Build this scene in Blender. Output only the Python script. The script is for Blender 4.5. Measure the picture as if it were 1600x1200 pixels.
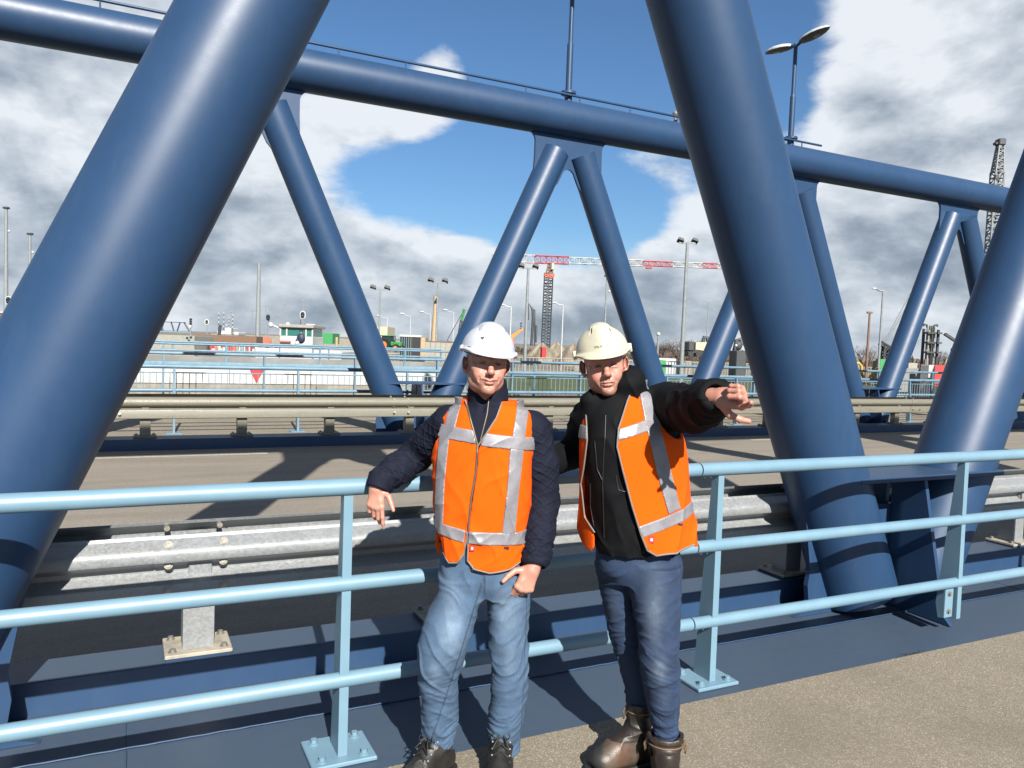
import bpy, math, random
import numpy as np
from math import sin, cos, pi, radians, sqrt, atan2
random.seed(7)
for o in list(bpy.data.objects): bpy.data.objects.remove(o)
S = bpy.context.scene
COL = S.collection
# ---------------------------------------------------------------- camera
YAW, PITCH, ROLL, FPX, EYE = 0.46054, 0.05246, 0.03766, 1222.1, 1.7
_f = np.array([sin(YAW)*cos(PITCH), cos(YAW)*cos(PITCH), -sin(PITCH)])
_r = np.array([cos(YAW), -sin(YAW), 0.0]); _u = np.cross(_r, _f)
_r2 = cos(ROLL)*_r + sin(ROLL)*_u; _u2 = -sin(ROLL)*_r + cos(ROLL)*_u
EYEP = np.array([0.0, 0.0, EYE])
cam = bpy.data.cameras.new('camera'); camo = bpy.data.objects.new('camera', cam); COL.objects.link(camo)
from mathutils import Matrix, Vector
camo.matrix_world = Matrix(((_r2[0], _u2[0], -_f[0], 0), (_r2[1], _u2[1], -_f[1], 0), (_r2[2], _u2[2], -_f[2], EYE), (0, 0, 0, 1)))
cam.sensor_fit = 'HORIZONTAL'; cam.sensor_width = 36; cam.lens = FPX/1600*36
cam.clip_start = 0.05; cam.clip_end = 6000
S.camera = camo
S.render.resolution_x = 1024; S.render.resolution_y = 768
def ray(px, py): return _f + _r2*(px-800)/FPX - _u2*(py-600)/FPX
def onY(px, py, Y): r = ray(px, py); return EYEP + r*(Y/r[1])
def onZ(px, py, z=0.0): r = ray(px, py); return EYEP + r*((z-EYE)/r[2])
def atD(px, py, d): return EYEP + ray(px, py)*d
# ---------------------------------------------------------------- sun and sky
SUND = np.array([0.125, 1.0, -0.712]); SUND = SUND/np.linalg.norm(SUND)      # direction the light travels
el = math.asin(-SUND[2]); az = atan2(-SUND[0], -SUND[1])                      # clockwise from +Y
sl = bpy.data.lights.new('sun', 'SUN'); sl.energy = 5.0; sl.angle = radians(0.55); sl.color = (1.0, 0.95, 0.87)
so = bpy.data.objects.new('sun', sl); COL.objects.link(so)
so.rotation_euler = Vector(SUND).to_track_quat('-Z', 'Y').to_euler()
S.view_settings.view_transform = 'Standard'; S.view_settings.look = 'None'
S.view_settings.gamma = 1; S.view_settings.use_curve_mapping = False; S.view_settings.exposure = 1.35

W = bpy.data.worlds.new('World'); S.world = W; W.use_nodes = True
class NT:
    """tiny node helper"""
    def __init__(s, nt): s.nt = nt; s.N = nt.nodes; s.L = nt.links
    def n(s, typ, **k):
        o = s.N.new(typ)
        for a, v in k.items():
            if a == 'ins':
                for i, x in v.items():
                    if isinstance(x, bpy.types.NodeSocket): s.L.new(x, o.inputs[i])
                    else: o.inputs[i].default_value = x
            else: setattr(o, a, v)
        return o
    def m(s, op, a, b=None, c=None, clamp=False):
        o = s.N.new('ShaderNodeMath'); o.operation = op; o.use_clamp = clamp
        for i, x in enumerate((a, b, c)):
            if x is None: continue
            if isinstance(x, bpy.types.NodeSocket): s.L.new(x, o.inputs[i])
            else: o.inputs[i].default_value = x
        return o.outputs[0]
    def v(s, op, a, b=None, sc=None):
        o = s.N.new('ShaderNodeVectorMath'); o.operation = op
        for i, x in enumerate((a, b)):
            if x is None: continue
            if isinstance(x, bpy.types.NodeSocket): s.L.new(x, o.inputs[i])
            else: o.inputs[i].default_value = x
        if sc is not None:
            if isinstance(sc, bpy.types.NodeSocket): s.L.new(sc, o.inputs[3])
            else: o.inputs[3].default_value = sc
        return o.outputs['Value' if op in ('LENGTH', 'DISTANCE', 'DOT_PRODUCT') else 'Vector']
    def mix(s, f, a, b, typ='MIX'):
        o = s.N.new('ShaderNodeMix'); o.data_type = 'RGBA'; o.blend_type = typ
        for i, x in ((0, f), (6, a), (7, b)):
            if isinstance(x, bpy.types.NodeSocket): s.L.new(x, o.inputs[i])
            elif i == 0: o.inputs[i].default_value = x
            else: o.inputs[i].default_value = (*x, 1) if len(x) == 3 else x
        return o.outputs[2]
    def noise(s, vec, scale, det=2.0, rough=0.5, dist=0.0, col=False):
        o = s.n('ShaderNodeTexNoise'); 
        if vec is not None: s.L.new(vec, o.inputs['Vector'])
        o.inputs['Scale'].default_value = scale; o.inputs['Detail'].default_value = det
        o.inputs['Roughness'].default_value = rough; o.inputs['Distortion'].default_value = dist
        return o.outputs['Color' if col else 'Fac']
    def ss(s, x, a, b):
        o = s.N.new('ShaderNodeMapRange'); o.interpolation_type = 'SMOOTHSTEP'
        s.L.new(x, o.inputs[0]); o.inputs[1].default_value = a; o.inputs[2].default_value = b
        o.inputs[3].default_value = 0; o.inputs[4].default_value = 1
        return o.outputs[0]
def build_world():
    t = NT(W.node_tree); t.N.clear()
    out = t.n('ShaderNodeOutputWorld'); bg = t.n('ShaderNodeBackground')
    sky = t.n('ShaderNodeTexSky', sky_type='NISHITA', sun_disc=False, sun_elevation=el, sun_rotation=az, air_density=1.0, dust_density=0.6, ozone_density=2.4)
    d = t.n('ShaderNodeTexCoord').outputs['Generated']; d = t.v('NORMALIZE', d)
    # clouds: direction-space density = fbm + cumulus banks placed where they stand
    sep = t.n('ShaderNodeSeparateXYZ', ins={0: d}); z = sep.outputs[2]
    low = t.v('MULTIPLY', d, (1.5, 1.5, 2.9))
    warp = t.v('SUBTRACT', t.noise(low, 2.2, 3, .5, 0, True), (0.5, 0.5, 0.5))
    lw = t.v('ADD', low, t.v('SCALE', warp, sc=0.16))
    n1 = t.noise(lw, 2.6, 12, 0.57)
    sunv = (-SUND[0]*0.06, -SUND[1]*0.06, 0.085)
    n2 = t.noise(t.v('ADD', lw, sunv), 2.6, 7, 0.55)
    bias = None
    def blob(px, py, rad, amt, sx=1.0, sy=1.0):
        nonlocal bias
        c = ray(px, py); c = c/np.linalg.norm(c)
        df = t.v('SUBTRACT', d, tuple(c))
        # stretch: horizontal axis / vertical axis
        hx = np.array([c[1], -c[0], 0]); hx = hx/np.linalg.norm(hx); vx = np.cross(hx, c)
        a = t.m('DIVIDE', t.v('DOT_PRODUCT', df, tuple(hx)), rad*sx); b = t.m('DIVIDE', t.v('DOT_PRODUCT', df, tuple(vx)), rad*sy)
        e = t.v('DOT_PRODUCT', df, tuple(c))
        r2 = t.m('ADD', t.m('MULTIPLY', a, a), t.m('ADD', t.m('MULTIPLY', b, b), t.m('MULTIPLY', e, e)))
        w = t.m('MULTIPLY', t.m('EXPONENT', t.m('MULTIPLY', r2, -1.0)), amt)
        bias = w if bias is None else t.m('ADD', bias, w)
    blob(1440, 150, .20, .30, 1.0, .75); blob(1330, 250, .12, .16); blob(1560, 60, .12, .12)       # big cumulus upper right
    blob(1010, 190, .07, .20, 1.1, .9); blob(1000, 270, .08, .14, 1.4, .5)                                # mid cloud behind the right tube
    blob(560, 190, .095, .46, 1.5, .50); blob(700, 75, .055, .37, .8, 1.2); blob(650, 120, .055, .22)         # two small clouds
    blob(90, 110, .26, .30, .9, .8); blob(150, 330, .22, .26, 1.1, .8); blob(480, 340, .07, .10)
    blob(620, 60, .16, -.20, 1.4, .8); blob(870, 70, .17, -.36, 1.0, 1.0); blob(700, 285, .13, -.34, 1.5, .55); blob(510, 50, .09, -.30); blob(900, 320, .07, -.2, .8, 1)
    blob(1230, 60, .10, -.32, .7, 1.1); blob(960, 340, .07, -.12, 1.4, .7); blob(860, 330, .10, -.16, 1.2, .5); blob(1340, 350, .05, -.02)
    blob(700, 400, .10, .10, 2.2, .4); blob(800, 470, .5, .20, 2.2, .22); blob(1350, 430, .16, .14, 1.4, .6)
    dens = t.m('ADD', n1, bias)
    fac = t.ss(dens, 0.47, 0.64)
    # veil near the horizon
    veil = t.m('SUBTRACT', 1.0, t.ss(z, 0.0, 0.15)); veil = t.m('MULTIPLY', veil, 0.80)
    fac = t.m('MAXIMUM', fac, veil)
    # self shading of the cloud: lit rims against thick grey bodies, grey flat bases
    lit = t.m('MULTIPLY', t.m('SUBTRACT', n1, n2), 2.4)
    thick = t.ss(dens, 0.58, 0.98)
    br = t.m('ADD', t.m('SUBTRACT', 0.89, t.m('MULTIPLY', thick, 0.14)), lit)
    big = t.noise(low, 1.1, 2, .5)
    br = t.m('ADD', br, t.m('MULTIPLY', t.m('SUBTRACT', big, 0.5), 0.25))
    hz = t.m('SUBTRACT', 1.0, t.ss(z, 0.02, 0.30))
    br = t.m('SUBTRACT', br, t.m('MULTIPLY', hz, 0.12))
    # the grey belly of the right bank, the grey overcast on the left, the bright crown
    def patch(px, py, rad, amt, sx, sy):
        nonlocal bias
        keep = bias; bias = None; blob(px, py, rad, amt, sx, sy); w = bias; bias = keep; return w
    for a in [(1470, 235, .06, -.15, 1.5, .5), (1400, 400, .10, -.06, 1.6, .5), (1370, 120, .12, .14, 1.0, 1.0), (100, 140, .16, -.06, 1.4, .6), (1300, 330, .08, -.04, 1.6, .4),
              (60, 270, .1, .05, 1.3, .5), (560, 190, .12, .10, 1.5, .6), (700, 70, .07, .18, 1, 1), (980, 260, .08, -.10, 1.5, .4), (1010, 150, .06, .10, 1, .7)]:
        br = t.m('ADD', br, patch(*a))
    br = t.m('MINIMUM', t.m('MAXIMUM', br, 0.20), 0.98)
    cr = t.n('ShaderNodeValToRGB', ins={0: br}); e = cr.color_ramp.elements
    e[0].position = .2; e[0].color = (.15, .20, .265, 1); e[1].position = .95; e[1].color = (.80, .84, .89, 1)
    x = e.new(.48); x.color = (.33, .39, .465, 1); x = e.new(.70); x.color = (.55, .61, .68, 1)
    skyc = t.v('SCALE', sky.outputs[0], sc=0.038)
    skyc = t.v('MULTIPLY', skyc, (0.72, 0.98, 1.20))
    cl = t.v('SCALE', cr.outputs[0], sc=0.415)
    col = t.mix(t.m('MULTIPLY', fac, 0.97), skyc, cl)
    col = t.mix(t.ss(z, -0.03, -0.005), (.05, .047, .04), col)
    t.L.new(col, bg.inputs[0]); bg.inputs[1].default_value = 1.0
    t.L.new(bg.outputs[0], out.inputs[0])
build_world()

# ---------------------------------------------------------------- materials
def newmat(name, setup, base=(.5, .5, .5), rough=.5, metal=0.0, spec=None, coat=0.0):
    m = bpy.data.materials.new(name); m.use_nodes = True; t = NT(m.node_tree)
    b = t.N['Principled BSDF']; b.inputs['Base Color'].default_value = (*base, 1)
    b.inputs['Roughness'].default_value = rough; b.inputs['Metallic'].default_value = metal
    if spec is not None: b.inputs['Specular IOR Level'].default_value = spec
    if coat: b.inputs['Coat Weight'].default_value = coat; b.inputs['Coat Roughness'].default_value = 0.16
    if setup: setup(t, b)
    return m
def bump(t, b, h, strength=.3, dist=.01):
    o = t.n('ShaderNodeBump', ins={'Strength': strength, 'Distance': dist, 'Height': h}); t.L.new(o.outputs[0], b.inputs['Normal'])
def obc(t): return t.n('ShaderNodeTexCoord').outputs['Object']
def vary(base, amt=.15, scale=8, bumpv=0.0, bscale=60, hi=None, rough=None):
    """gentle patchy tint plus fine relief"""
    def f(t, b):
        c = obc(t); n = t.noise(c, scale, 5, .6)
        lo = tuple(x*(1-amt) for x in base); h = hi or tuple(min(1, x*(1+amt)) for x in base)
        t.L.new(t.mix(t.ss(n, .3, .7), lo, h), b.inputs['Base Color'])
        if bumpv: bump(t, b, t.noise(c, bscale, 4, .6), bumpv, .004)
        if rough: t.L.new(t.m('ADD', t.m('MULTIPLY', n, rough[1]-rough[0]), rough[0]), b.inputs['Roughness'])
    return f
def mkblue(flat):
    def f(t, b):
        g = t.n('ShaderNodeNewGeometry'); c = g.outputs['Position']
        n = t.noise(c, 1.7, 6, .65); n3 = t.noise(c, 14, 6, .7)
        base = t.mix(t.ss(n, .3, .7), (.0165, .049, .116), (.0195, .055, .128))
        up = t.n('ShaderNodeSeparateXYZ', ins={0: g.outputs['True Normal']}).outputs[2]
        dust = t.m('MULTIPLY', t.ss(up, .75, 1.0), t.m('ADD', .62 if flat else .25, t.m('MULTIPLY', n3, .35)))
        stk = t.noise(t.v('MULTIPLY', c, (5, 5, .8)), 1.6, 6, .7)
        base = t.mix(t.m('MULTIPLY', t.ss(stk, .48, .72), .22), base, (.040, .080, .145))
        rustn = t.ss(t.noise(c, 7, 6, .75), .735, .76)
        base = t.mix(t.m('MULTIPLY', rustn, .35), base, (.09, .06, .045))
        base = t.mix(dust, base, (.060, .083, .116))
        # chips and scuffs
        chip = t.ss(t.noise(c, 33, 4, .7), .72, .78)
        base = t.mix(t.m('MULTIPLY', chip, .25), base, (.12, .14, .17))
        t.L.new(base, b.inputs['Base Color'])
        t.L.new(t.m('ADD', t.m('MULTIPLY', n3, .14), .44 if flat else .37), b.inputs['Roughness'])
        bump(t, b, t.m('ADD', t.noise(c, 160, 3, .6), t.m('MULTIPLY', n, 1.5)), .10, .002)
    return f
M = {}
M['blue'] = newmat('blue_steel_paint', mkblue(False), rough=.33, spec=.36)
M['blueflat'] = newmat('dusty_blue_steel_paint', mkblue(True), rough=.45, spec=.4)
def mkrail(t, b):
    c = t.n('ShaderNodeNewGeometry').outputs['Position']
    n = t.noise(c, 5, 5, .6); sp = t.ss(t.noise(c, 55, 4, .7), .73, .80); dr = t.noise(t.v('MULTIPLY', c, (3, 3, .6)), 9, 4, .7)
    col = t.mix(t.ss(n, .3, .7), (.150, .262, .345), (.170, .288, .372))
    col = t.mix(t.m('MULTIPLY', t.ss(dr, .55, .75), .22), col, (.22, .28, .30))
    col = t.mix(t.m('MULTIPLY', sp, .5), col, (.22, .20, .17)); t.L.new(col, b.inputs['Base Color'])
    bump(t, b, t.noise(c, 120, 3, .6), .12, .002)
M['rail'] = newmat('light_blue_rail_paint', mkrail, rough=.42)
M['railfar'] = newmat('duller_blue_rail_paint', vary((.125, .215, .285), .15, 4, .1, 60), rough=.5)
def mkgalv(base, hi, dirt):
    def f(t, b):
        c = t.n('ShaderNodeNewGeometry').outputs['Position']
        v = t.n('ShaderNodeTexVoronoi', ins={'Vector': c, 'Scale': 90.0}); s = t.n('ShaderNodeSeparateColor', ins={0: v.outputs['Color']}).outputs[0]
        n = t.noise(c, 6, 6, .65); st = t.noise(t.v('MULTIPLY', c, (1, 1, 7)), 2.5, 5, .6)
        col = t.mix(t.m('ADD', t.m('MULTIPLY', s, .5), t.m('MULTIPLY', n, .5)), base, hi)
        col = t.mix(t.m('MULTIPLY', t.ss(st, .45, .7), .45), col, dirt); t.L.new(col, b.inputs['Base Color'])
        t.L.new(t.m('ADD', t.m('MULTIPLY', s, .2), .42), b.inputs['Roughness']); bump(t, b, t.noise(c, 70, 4, .6), .25, .003)
    return f
M['galv'] = newmat('galvanised_steel', mkgalv((.21, .225, .235), (.34, .355, .365), (.25, .24, .215)), metal=.25, rough=.5)
M['galvold'] = newmat('weathered_khaki_steel', mkgalv((.145, .135, .105), (.20, .19, .148), (.12, .11, .085)), metal=.05, rough=.55)
M['plate'] = newmat('bare_beige_plate', vary((.33, .30, .24), .2, 18, .3, 90), rough=.65)
M['bolt'] = newmat('bolt_steel', vary((.30, .28, .24), .25, 60), rough=.5, metal=.5)
def mkgrit(a, bb, cc, sc):
    def f(t, b):
        c = t.n('ShaderNodeNewGeometry').outputs['Position']
        v = t.n('ShaderNodeTexVoronoi', ins={'Vector': c, 'Scale': sc}); s = t.n('ShaderNodeSeparateColor', ins={0: v.outputs['Color']})
        w = t.noise(c, 1.3, 5, .6); m2 = t.noise(c, 22, 4, .7)
        col = t.mix(s.outputs[0], a, bb); col = t.mix(t.ss(s.outputs[1], .86, .9), col, cc)
        col = t.mix(t.m('MULTIPLY', t.ss(w, .35, .75), .42), col, tuple(x*.70 for x in a))
        col = t.mix(t.m('MULTIPLY', t.ss(m2, .5, .7), .28), col, tuple(x*.62 for x in a)); t.L.new(col, b.inputs['Base Color'])
        h = t.m('SUBTRACT', 1.0, v.outputs['Distance']); bump(t, b, h, .45, .004)
    return f
M['grit'] = newmat('grit_coated_footpath', mkgrit((.17, .143, .105), (.262, .225, .168), (.40, .36, .28), 240.0), rough=.85)
def mkroad(t, b):
    c = t.n('ShaderNodeNewGeometry').outputs['Position']
    v = t.n('ShaderNodeTexVoronoi', ins={'Vector': c, 'Scale': 120.0}); s = t.n('ShaderNodeSeparateColor', ins={0: v.outputs['Color']}).outputs[0]
    w = t.noise(t.v('MULTIPLY', c, (.35, 2.2, 1)), 1.0, 6, .65); w2 = t.noise(c, 1.6, 6, .7)
    col = t.mix(s, (.185, .160, .128), (.285, .252, .205)); col = t.mix(t.m('MULTIPLY', t.ss(w, .4, .7), .60), col, (.155, .134, .107))
    col = t.mix(t.m('MULTIPLY', t.ss(w2, .55, .75), .25), col, (.29, .26, .215)); t.L.new(col, b.inputs['Base Color'])
    bump(t, b, t.m('ADD', v.outputs['Distance'], w), .5, .004)
M['road'] = newmat('worn_grit_road_surface', mkroad, rough=.85)
M['mark'] = newmat('worn_road_marking_paint', vary((.34, .31, .25), .25, 30), rough=.7)
def flatmat(name, c, rough=.6, metal=0.0, amt=.12, scale=6, bv=0.0, bs=60): return newmat(name, vary(c, amt, scale, bv, bs), rough=rough, metal=metal)

# ---------------------------------------------------------------- mesh helper
class MB:
    def __init__(s): s.v = []; s.f = []; s.sm = []
    def add(s, vs, fs, smooth=False):
        o = len(s.v); s.v += [tuple(map(float, q)) for q in vs]; s.f += [tuple(i+o for i in q) for q in fs]; s.sm += [smooth]*len(fs); return s
    def box(s, x0, x1, y0, y1, z0, z1, c=0.0):
        if c <= 0:
            vs = [(x, y, z) for x in (x0, x1) for y in (y0, y1) for z in (z0, z1)]
            return s.add(vs, [(0, 1, 3, 2), (4, 6, 7, 5), (0, 4, 5, 1), (2, 3, 7, 6), (0, 2, 6, 4), (1, 5, 7, 3)])
        vs = []; X = (x0, x1); Y = (y0, y1); Z = (z0, z1); sg = (1, -1)
        idx = {}
        for i in (0, 1):
            for j in (0, 1):
                for k in (0, 1):
                    p = [X[i], Y[j], Z[k]]; q = [sg[i]*c, sg[j]*c, sg[k]*c]
                    for a in range(3):
                        w = list(p); 
                        for b in range(3):
                            if b != a: w[b] += q[b]
                        idx[i, j, k, a] = len(vs); vs.append(w)
        fs = []
        for a in range(3):
            b, d = (a+1) % 3, (a+2) % 3
            for e in (0, 1):
                def g(u, w):
                    t = [0, 0, 0]; t[a] = e; t[b] = u; t[d] = w; return idx[(*t, a)]
                q = [g(0, 0), g(1, 0), g(1, 1), g(0, 1)]; fs.append(tuple(q if e else q[::-1]))
        for a in range(3):      # edge strips along axis a
            b, d = (a+1) % 3, (a+2) % 3
            for u in (0, 1):
                for w in (0, 1):
                    def g(e, ax):
                        t = [0, 0, 0]; t[a] = e; t[b] = u; t[d] = w; return idx[(*t, ax)]
                    q = [g(0, b), g(1, b), g(1, d), g(0, d)]
                    if (u + w) % 2: q = q[::-1]
                    fs.append(tuple(q))
        for i in (0, 1):
            for j in (0, 1):
                for k in (0, 1):
                    q = (idx[i, j, k, 0], idx[i, j, k, 1], idx[i, j, k, 2]); fs.append(q if (i+j+k) % 2 else q[::-1])
        return s.add(vs, fs)
    def tube(s, p0, p1, r0, r1=None, n=24, caps=True):
        r1 = r0 if r1 is None else r1
        p0 = np.array(p0, float); p1 = np.array(p1, float); d = p1-p0; d /= np.linalg.norm(d)
        a = np.cross(d, (0, 0, 1.0)); 
        if np.linalg.norm(a) < 1e-4: a = np.array([1.0, 0, 0])
        a /= np.linalg.norm(a); b = np.cross(d, a)
        A = [p0 + r0*(cos(2*pi*i/n)*a + sin(2*pi*i/n)*b) for i in range(n)]; B = [p1 + r1*(cos(2*pi*i/n)*a + sin(2*pi*i/n)*b) for i in range(n)]
        s.add(A+B, [(i, n+i, n+(i+1) % n, (i+1) % n) for i in range(n)], True)
        if caps: s.add(A, [tuple(range(n))]); s.add(B, [tuple(range(n-1, -1, -1))])
        return s
    def path(s, pts, r, n=10, caps=True, closed=False):
        P = [np.array(p, float) for p in pts]; N = len(P); R = r if hasattr(r, '__len__') else [r]*N
        rings = []; prev = None
        for i in range(N):
            d = P[min(i+1, N-1)]-P[max(i-1, 0)]; d = d/(np.linalg.norm(d)+1e-12)
            if prev is None:
                a = np.cross(d, (0, 0, 1.0)); 
                if np.linalg.norm(a) < 1e-3: a = np.cross(d, (0, 1.0, 0))
            else: a = prev - d*np.dot(prev, d)
            a = a/np.linalg.norm(a); prev = a; b = np.cross(d, a)
            rings.append([P[i]+R[i]*(cos(2*pi*k/n)*a+sin(2*pi*k/n)*b) for k in range(n)])
        vs = [q for g in rings for q in g]
        s.add(vs, [(i*n+k, (i+1)*n+k, (i+1)*n+(k+1) % n, i*n+(k+1) % n) for i in range(N-1) for k in range(n)], True)
        if caps: s.add(rings[0], [tuple(range(n))]); s.add(rings[-1], [tuple(range(n-1, -1, -1))])
        return s
    def prism(s, poly, org, ax, ay, th, smooth=False):
        """polygon in the plane org+x*ax+y*ay, thickness th along ax x ay (centred)"""
        ax = np.array(ax, float); ay = np.array(ay, float); nn = np.cross(ax, ay); nn = nn/np.linalg.norm(nn); org = np.array(org, float)
        n = len(poly); A = [org+x*ax+y*ay-nn*th/2 for x, y in poly]; B = [q+nn*th for q in A]
        s.add(A, [tuple(range(n-1, -1, -1))]); s.add(B, [tuple(range(n))])
        s.add(A+B, [(i, (i+1) % n, n+(i+1) % n, n+i) for i in range(n)], smooth); return s
    def sphere(s, c, r, n=12, sc=(1, 1, 1), zcut=None):
        vs = []; m = n//2
        for i in range(m+1):
            for k in range(n):
                th = pi*i/m; ph = 2*pi*k/n; vs.append((c[0]+r*sc[0]*sin(th)*cos(ph), c[1]+r*sc[1]*sin(th)*sin(ph), c[2]+r*sc[2]*cos(th)))
        return s.add(vs, [(i*n+k, (i+1)*n+k, (i+1)*n+(k+1) % n, i*n+(k+1) % n) for i in range(m) for k in range(n)], True)
    def hexbolt(s, c, ax, r=.012, h=.01):
        c = np.array(c, float); ax = np.array(ax, float)
        s.tube(c, c+ax*h*.35, r*1.5, n=14); s.tube(c+ax*h*.35, c+ax*h*1.3, r, n=6); 
        return s
    def build(s, name, mat, parent=None, kind=None):
        me = bpy.data.meshes.new(name); me.from_pydata(s.v, [], s.f); me.polygons.foreach_set('use_smooth', s.sm); 
        if mat: me.materials.append(mat)
        me.update(); o = bpy.data.objects.new(name, me); COL.objects.link(o)
        if parent: o.parent = parent
        if kind: o['kind'] = kind
        return o
def bolts(name, pts, ax, r, h, mat, parent):
    me = None
    for q in pts:
        if me is None: b = MB().hexbolt((0, 0, 0), ax, r, h).build(name, mat, parent); me = b.data
        else: b = bpy.data.objects.new(name, me); COL.objects.link(b); b.parent = parent
        b.location = q
def tag(o, label=None, cat=None, group=None, kind=None):
    if label: o['label'] = label
    if cat: o['category'] = cat
    if group: o['group'] = group
    if kind: o['kind'] = kind
    return o
def empty(name, loc=(0, 0, 0), rz=0.0, **k):
    o = bpy.data.objects.new(name, None); COL.objects.link(o); o.location = loc; o.rotation_euler = (0, 0, rz); o.empty_display_size = .2
    return tag(o, **k)
def kids(o, L): return [c for c in L if c.parent is o]
def copy_tree(o, allobjs, parent=None):
    c = o.copy(); COL.objects.link(c)
    if parent: c.parent = parent
    for ch in kids(o, allobjs): copy_tree(ch, allobjs, c)
    return c
def dup(root, loc, rz=None, label=None, group=None):
    def rec(o, par):
        c = o.copy(); COL.objects.link(c)
        if par: c.parent = par
        for ch in o.children: rec(ch, c)
        return c
    c = rec(root, None); c.location = loc
    if rz is not None: c.rotation_euler = (0, 0, rz)
    if label: c['label'] = label
    if group: c['group'] = group
    return c

# ================================================================ SETTING
X0, X1 = -14.0, 52.0
MB().box(X0, X1, -1.2, 2.90, -.20, 0.0).build('footpath', M['grit'], kind='structure')
MB().box(X0, X1, 2.90, 3.431, -.26, -.003).build('deck_plate', M['blueflat'], kind='structure')
MB().box(X0, X1, 3.434, 3.86, -.26, 0.001).build('deck_plate', M['blueflat'], kind='structure')
w = MB(); 
pts = [(x, 3.4325+.0012*sin(x*37), .002+.0008*sin(x*53)) for x in np.arange(-3, 9, .02)]
w.path(pts, .0045, 6).build('weld_seam', M['blueflat'], kind='structure')
for sx in (6.02, .02, -3.2): MB().path([(sx+.0012*sin(y*47), y, .001) for y in np.arange(2.91, 3.85, .03)], .0035, 5).build('weld_seam', M['blueflat'], kind='structure')
for sx in (1.9, 6.98, -1.3): MB().box(sx-.006, sx+.006, 3.855, 3.8625, .01, .15).build('stiffener_line', M['blueflat'], kind='structure')
k = MB().box(X0, X1, 3.862, 4.12, -.3, .155, .004).build('kerb', M['blueflat'], kind='structure')
MB().box(X0, X1, 4.123, 12.047, -.25, -.004).build('road', M['road'], kind='structure')
MB().box(X0, X1, 12.05, 12.46, -.3, .155, .004).build('kerb', M['blueflat'], kind='structure')
MB().box(X0, X1, 12.463, 13.2, -.25, -.001).build('footpath', M['grit'], kind='structure')
MB().box(X0, X1, 13.203, 17.6, -.25, 0.002).build('footpath', M['grit'], kind='structure')
for a, b in ((-2.2, 1.84), (10.9, 14.0), (22.5, 25.5)):
    MB().box(a, b, 11.44, 11.54, -.02, 0.0005).build('road_marking', M['mark'], kind='structure')

# ---- trusses
NODEX, PIT, ZB, ZT, RT, RC = 4.735, 5.883, -0.516, 6.05, 0.265, 0.345
TS = PIT/2/(ZT-ZB)
def make_truss(Y, label, k0, k1, front, detail):
    t = empty('bridge_truss', (NODEX, Y, 0), label=label, cat='bridge truss')
    def L(x): return x-NODEX
    m = MB().tube((L(NODEX+(k0-.5)*PIT-1.5), 0, ZT), (L(NODEX+(k1+.5)*PIT+1.5), 0, ZT), RC, n=64); m.build('top_chord', M['blue'], t)
    for k in range(k0, k1+1):
        nb = L(NODEX+k*PIT)
        for s in (-1, 1):
            if (k == k1 and s > 0 and False): continue
            za, zb_ = .13, 5.40
            A = (nb+s*TS*(za-ZB), 0, za); B = (nb+s*TS*(zb_-ZB), 0, zb_)
            MB().tube(A, B, RT, n=64).build('diagonal_tube', M['blue'], t)
            # flared foot plate beside the tube
            def ax(z): return nb+s*TS*(z-ZB)
            e = .29
            P = [(ax(.66)-(-s)*0+s*(e+.0), .70), (ax(.5)+s*(e+.035), .52), (ax(.3)+s*(e+.085), .30), (ax(.3)+s*(e+.10), .20), (ax(.2)+s*(e+.13), .10), (ax(.1)+s*(e+.20), .03), (ax(.1)+s*(e+.29), .004), (nb, .004), (nb, .70)]
            MB().prism(P, (0, 0, 0), (1, 0, 0), (0, 0, 1), .035).build('foot_plate', M['blue'], t)
        if not (front and k == k0+0 or front and k == -1): MB().box(nb-.62, nb+.82, -.27, .27, .90, .935, .004).build('stiffener_plate', M['blue'], t)
        for sy in (-1, 1):
            P = [(0.02*sy, .004), (.50*sy, .004), (.44*sy, .06), (.26*sy, .898), (.02*sy, .898)]
            MB().prism(P, (nb, 0, 0), (0, 1, 0), (0, 0, 1), .03).build('bracket_plate', M['blue'], t)
    def fil(pts, k=4): return pts
    for k in range(k0, k1+2):
        nt = L(NODEX+(k-.5)*PIT)
        h = []
        R = .17   # corner fillet under the chord
        for i in range(7):
            a = i/6*pi/2; h.append((-.745-R+R*sin(a), 5.72-R+R*cos(a)))
        h += [(-.745, 5.3), (-.76, 4.96), (-.60, 4.45), (-.55, 4.45), (-.23, 4.80)]
        arch = [(-.17, 4.92), (-.12, 5.03), (-.06, 5.085), (0, 5.10)]
        left = h+arch; P = left+[(-x, z) for x, z in left[::-1][1:]]
        MB().prism(P, (nt, 0, 0), (1, 0, 0), (0, 0, 1), .05).build('gusset_plate', M['blue'], t)
    if detail:
        m = MB(); xa, xb = L(NODEX-1.5*PIT), L(NODEX+1.62*PIT)
        m.tube((xa, -.12, ZT+RC+.085), (xb, -.12, ZT+RC+.085), .024, n=12)
        m.build('hand_line', M['blue'], t)
        x = xa+.2
        while x < xb: MB().tube((x, -.12, ZT+.32), (x, -.12, ZT+RC+.085), .013, n=8).build('line_stud', M['blue'], t); x += 1.17
    return t
make_truss(3.62, 'big dark blue tube truss in the foreground right behind the near railing', -1, 3, True, False)
make_truss(13.38, 'dark blue tube truss across the road, topped by lamp posts', -1, 5, False, True)

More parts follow.
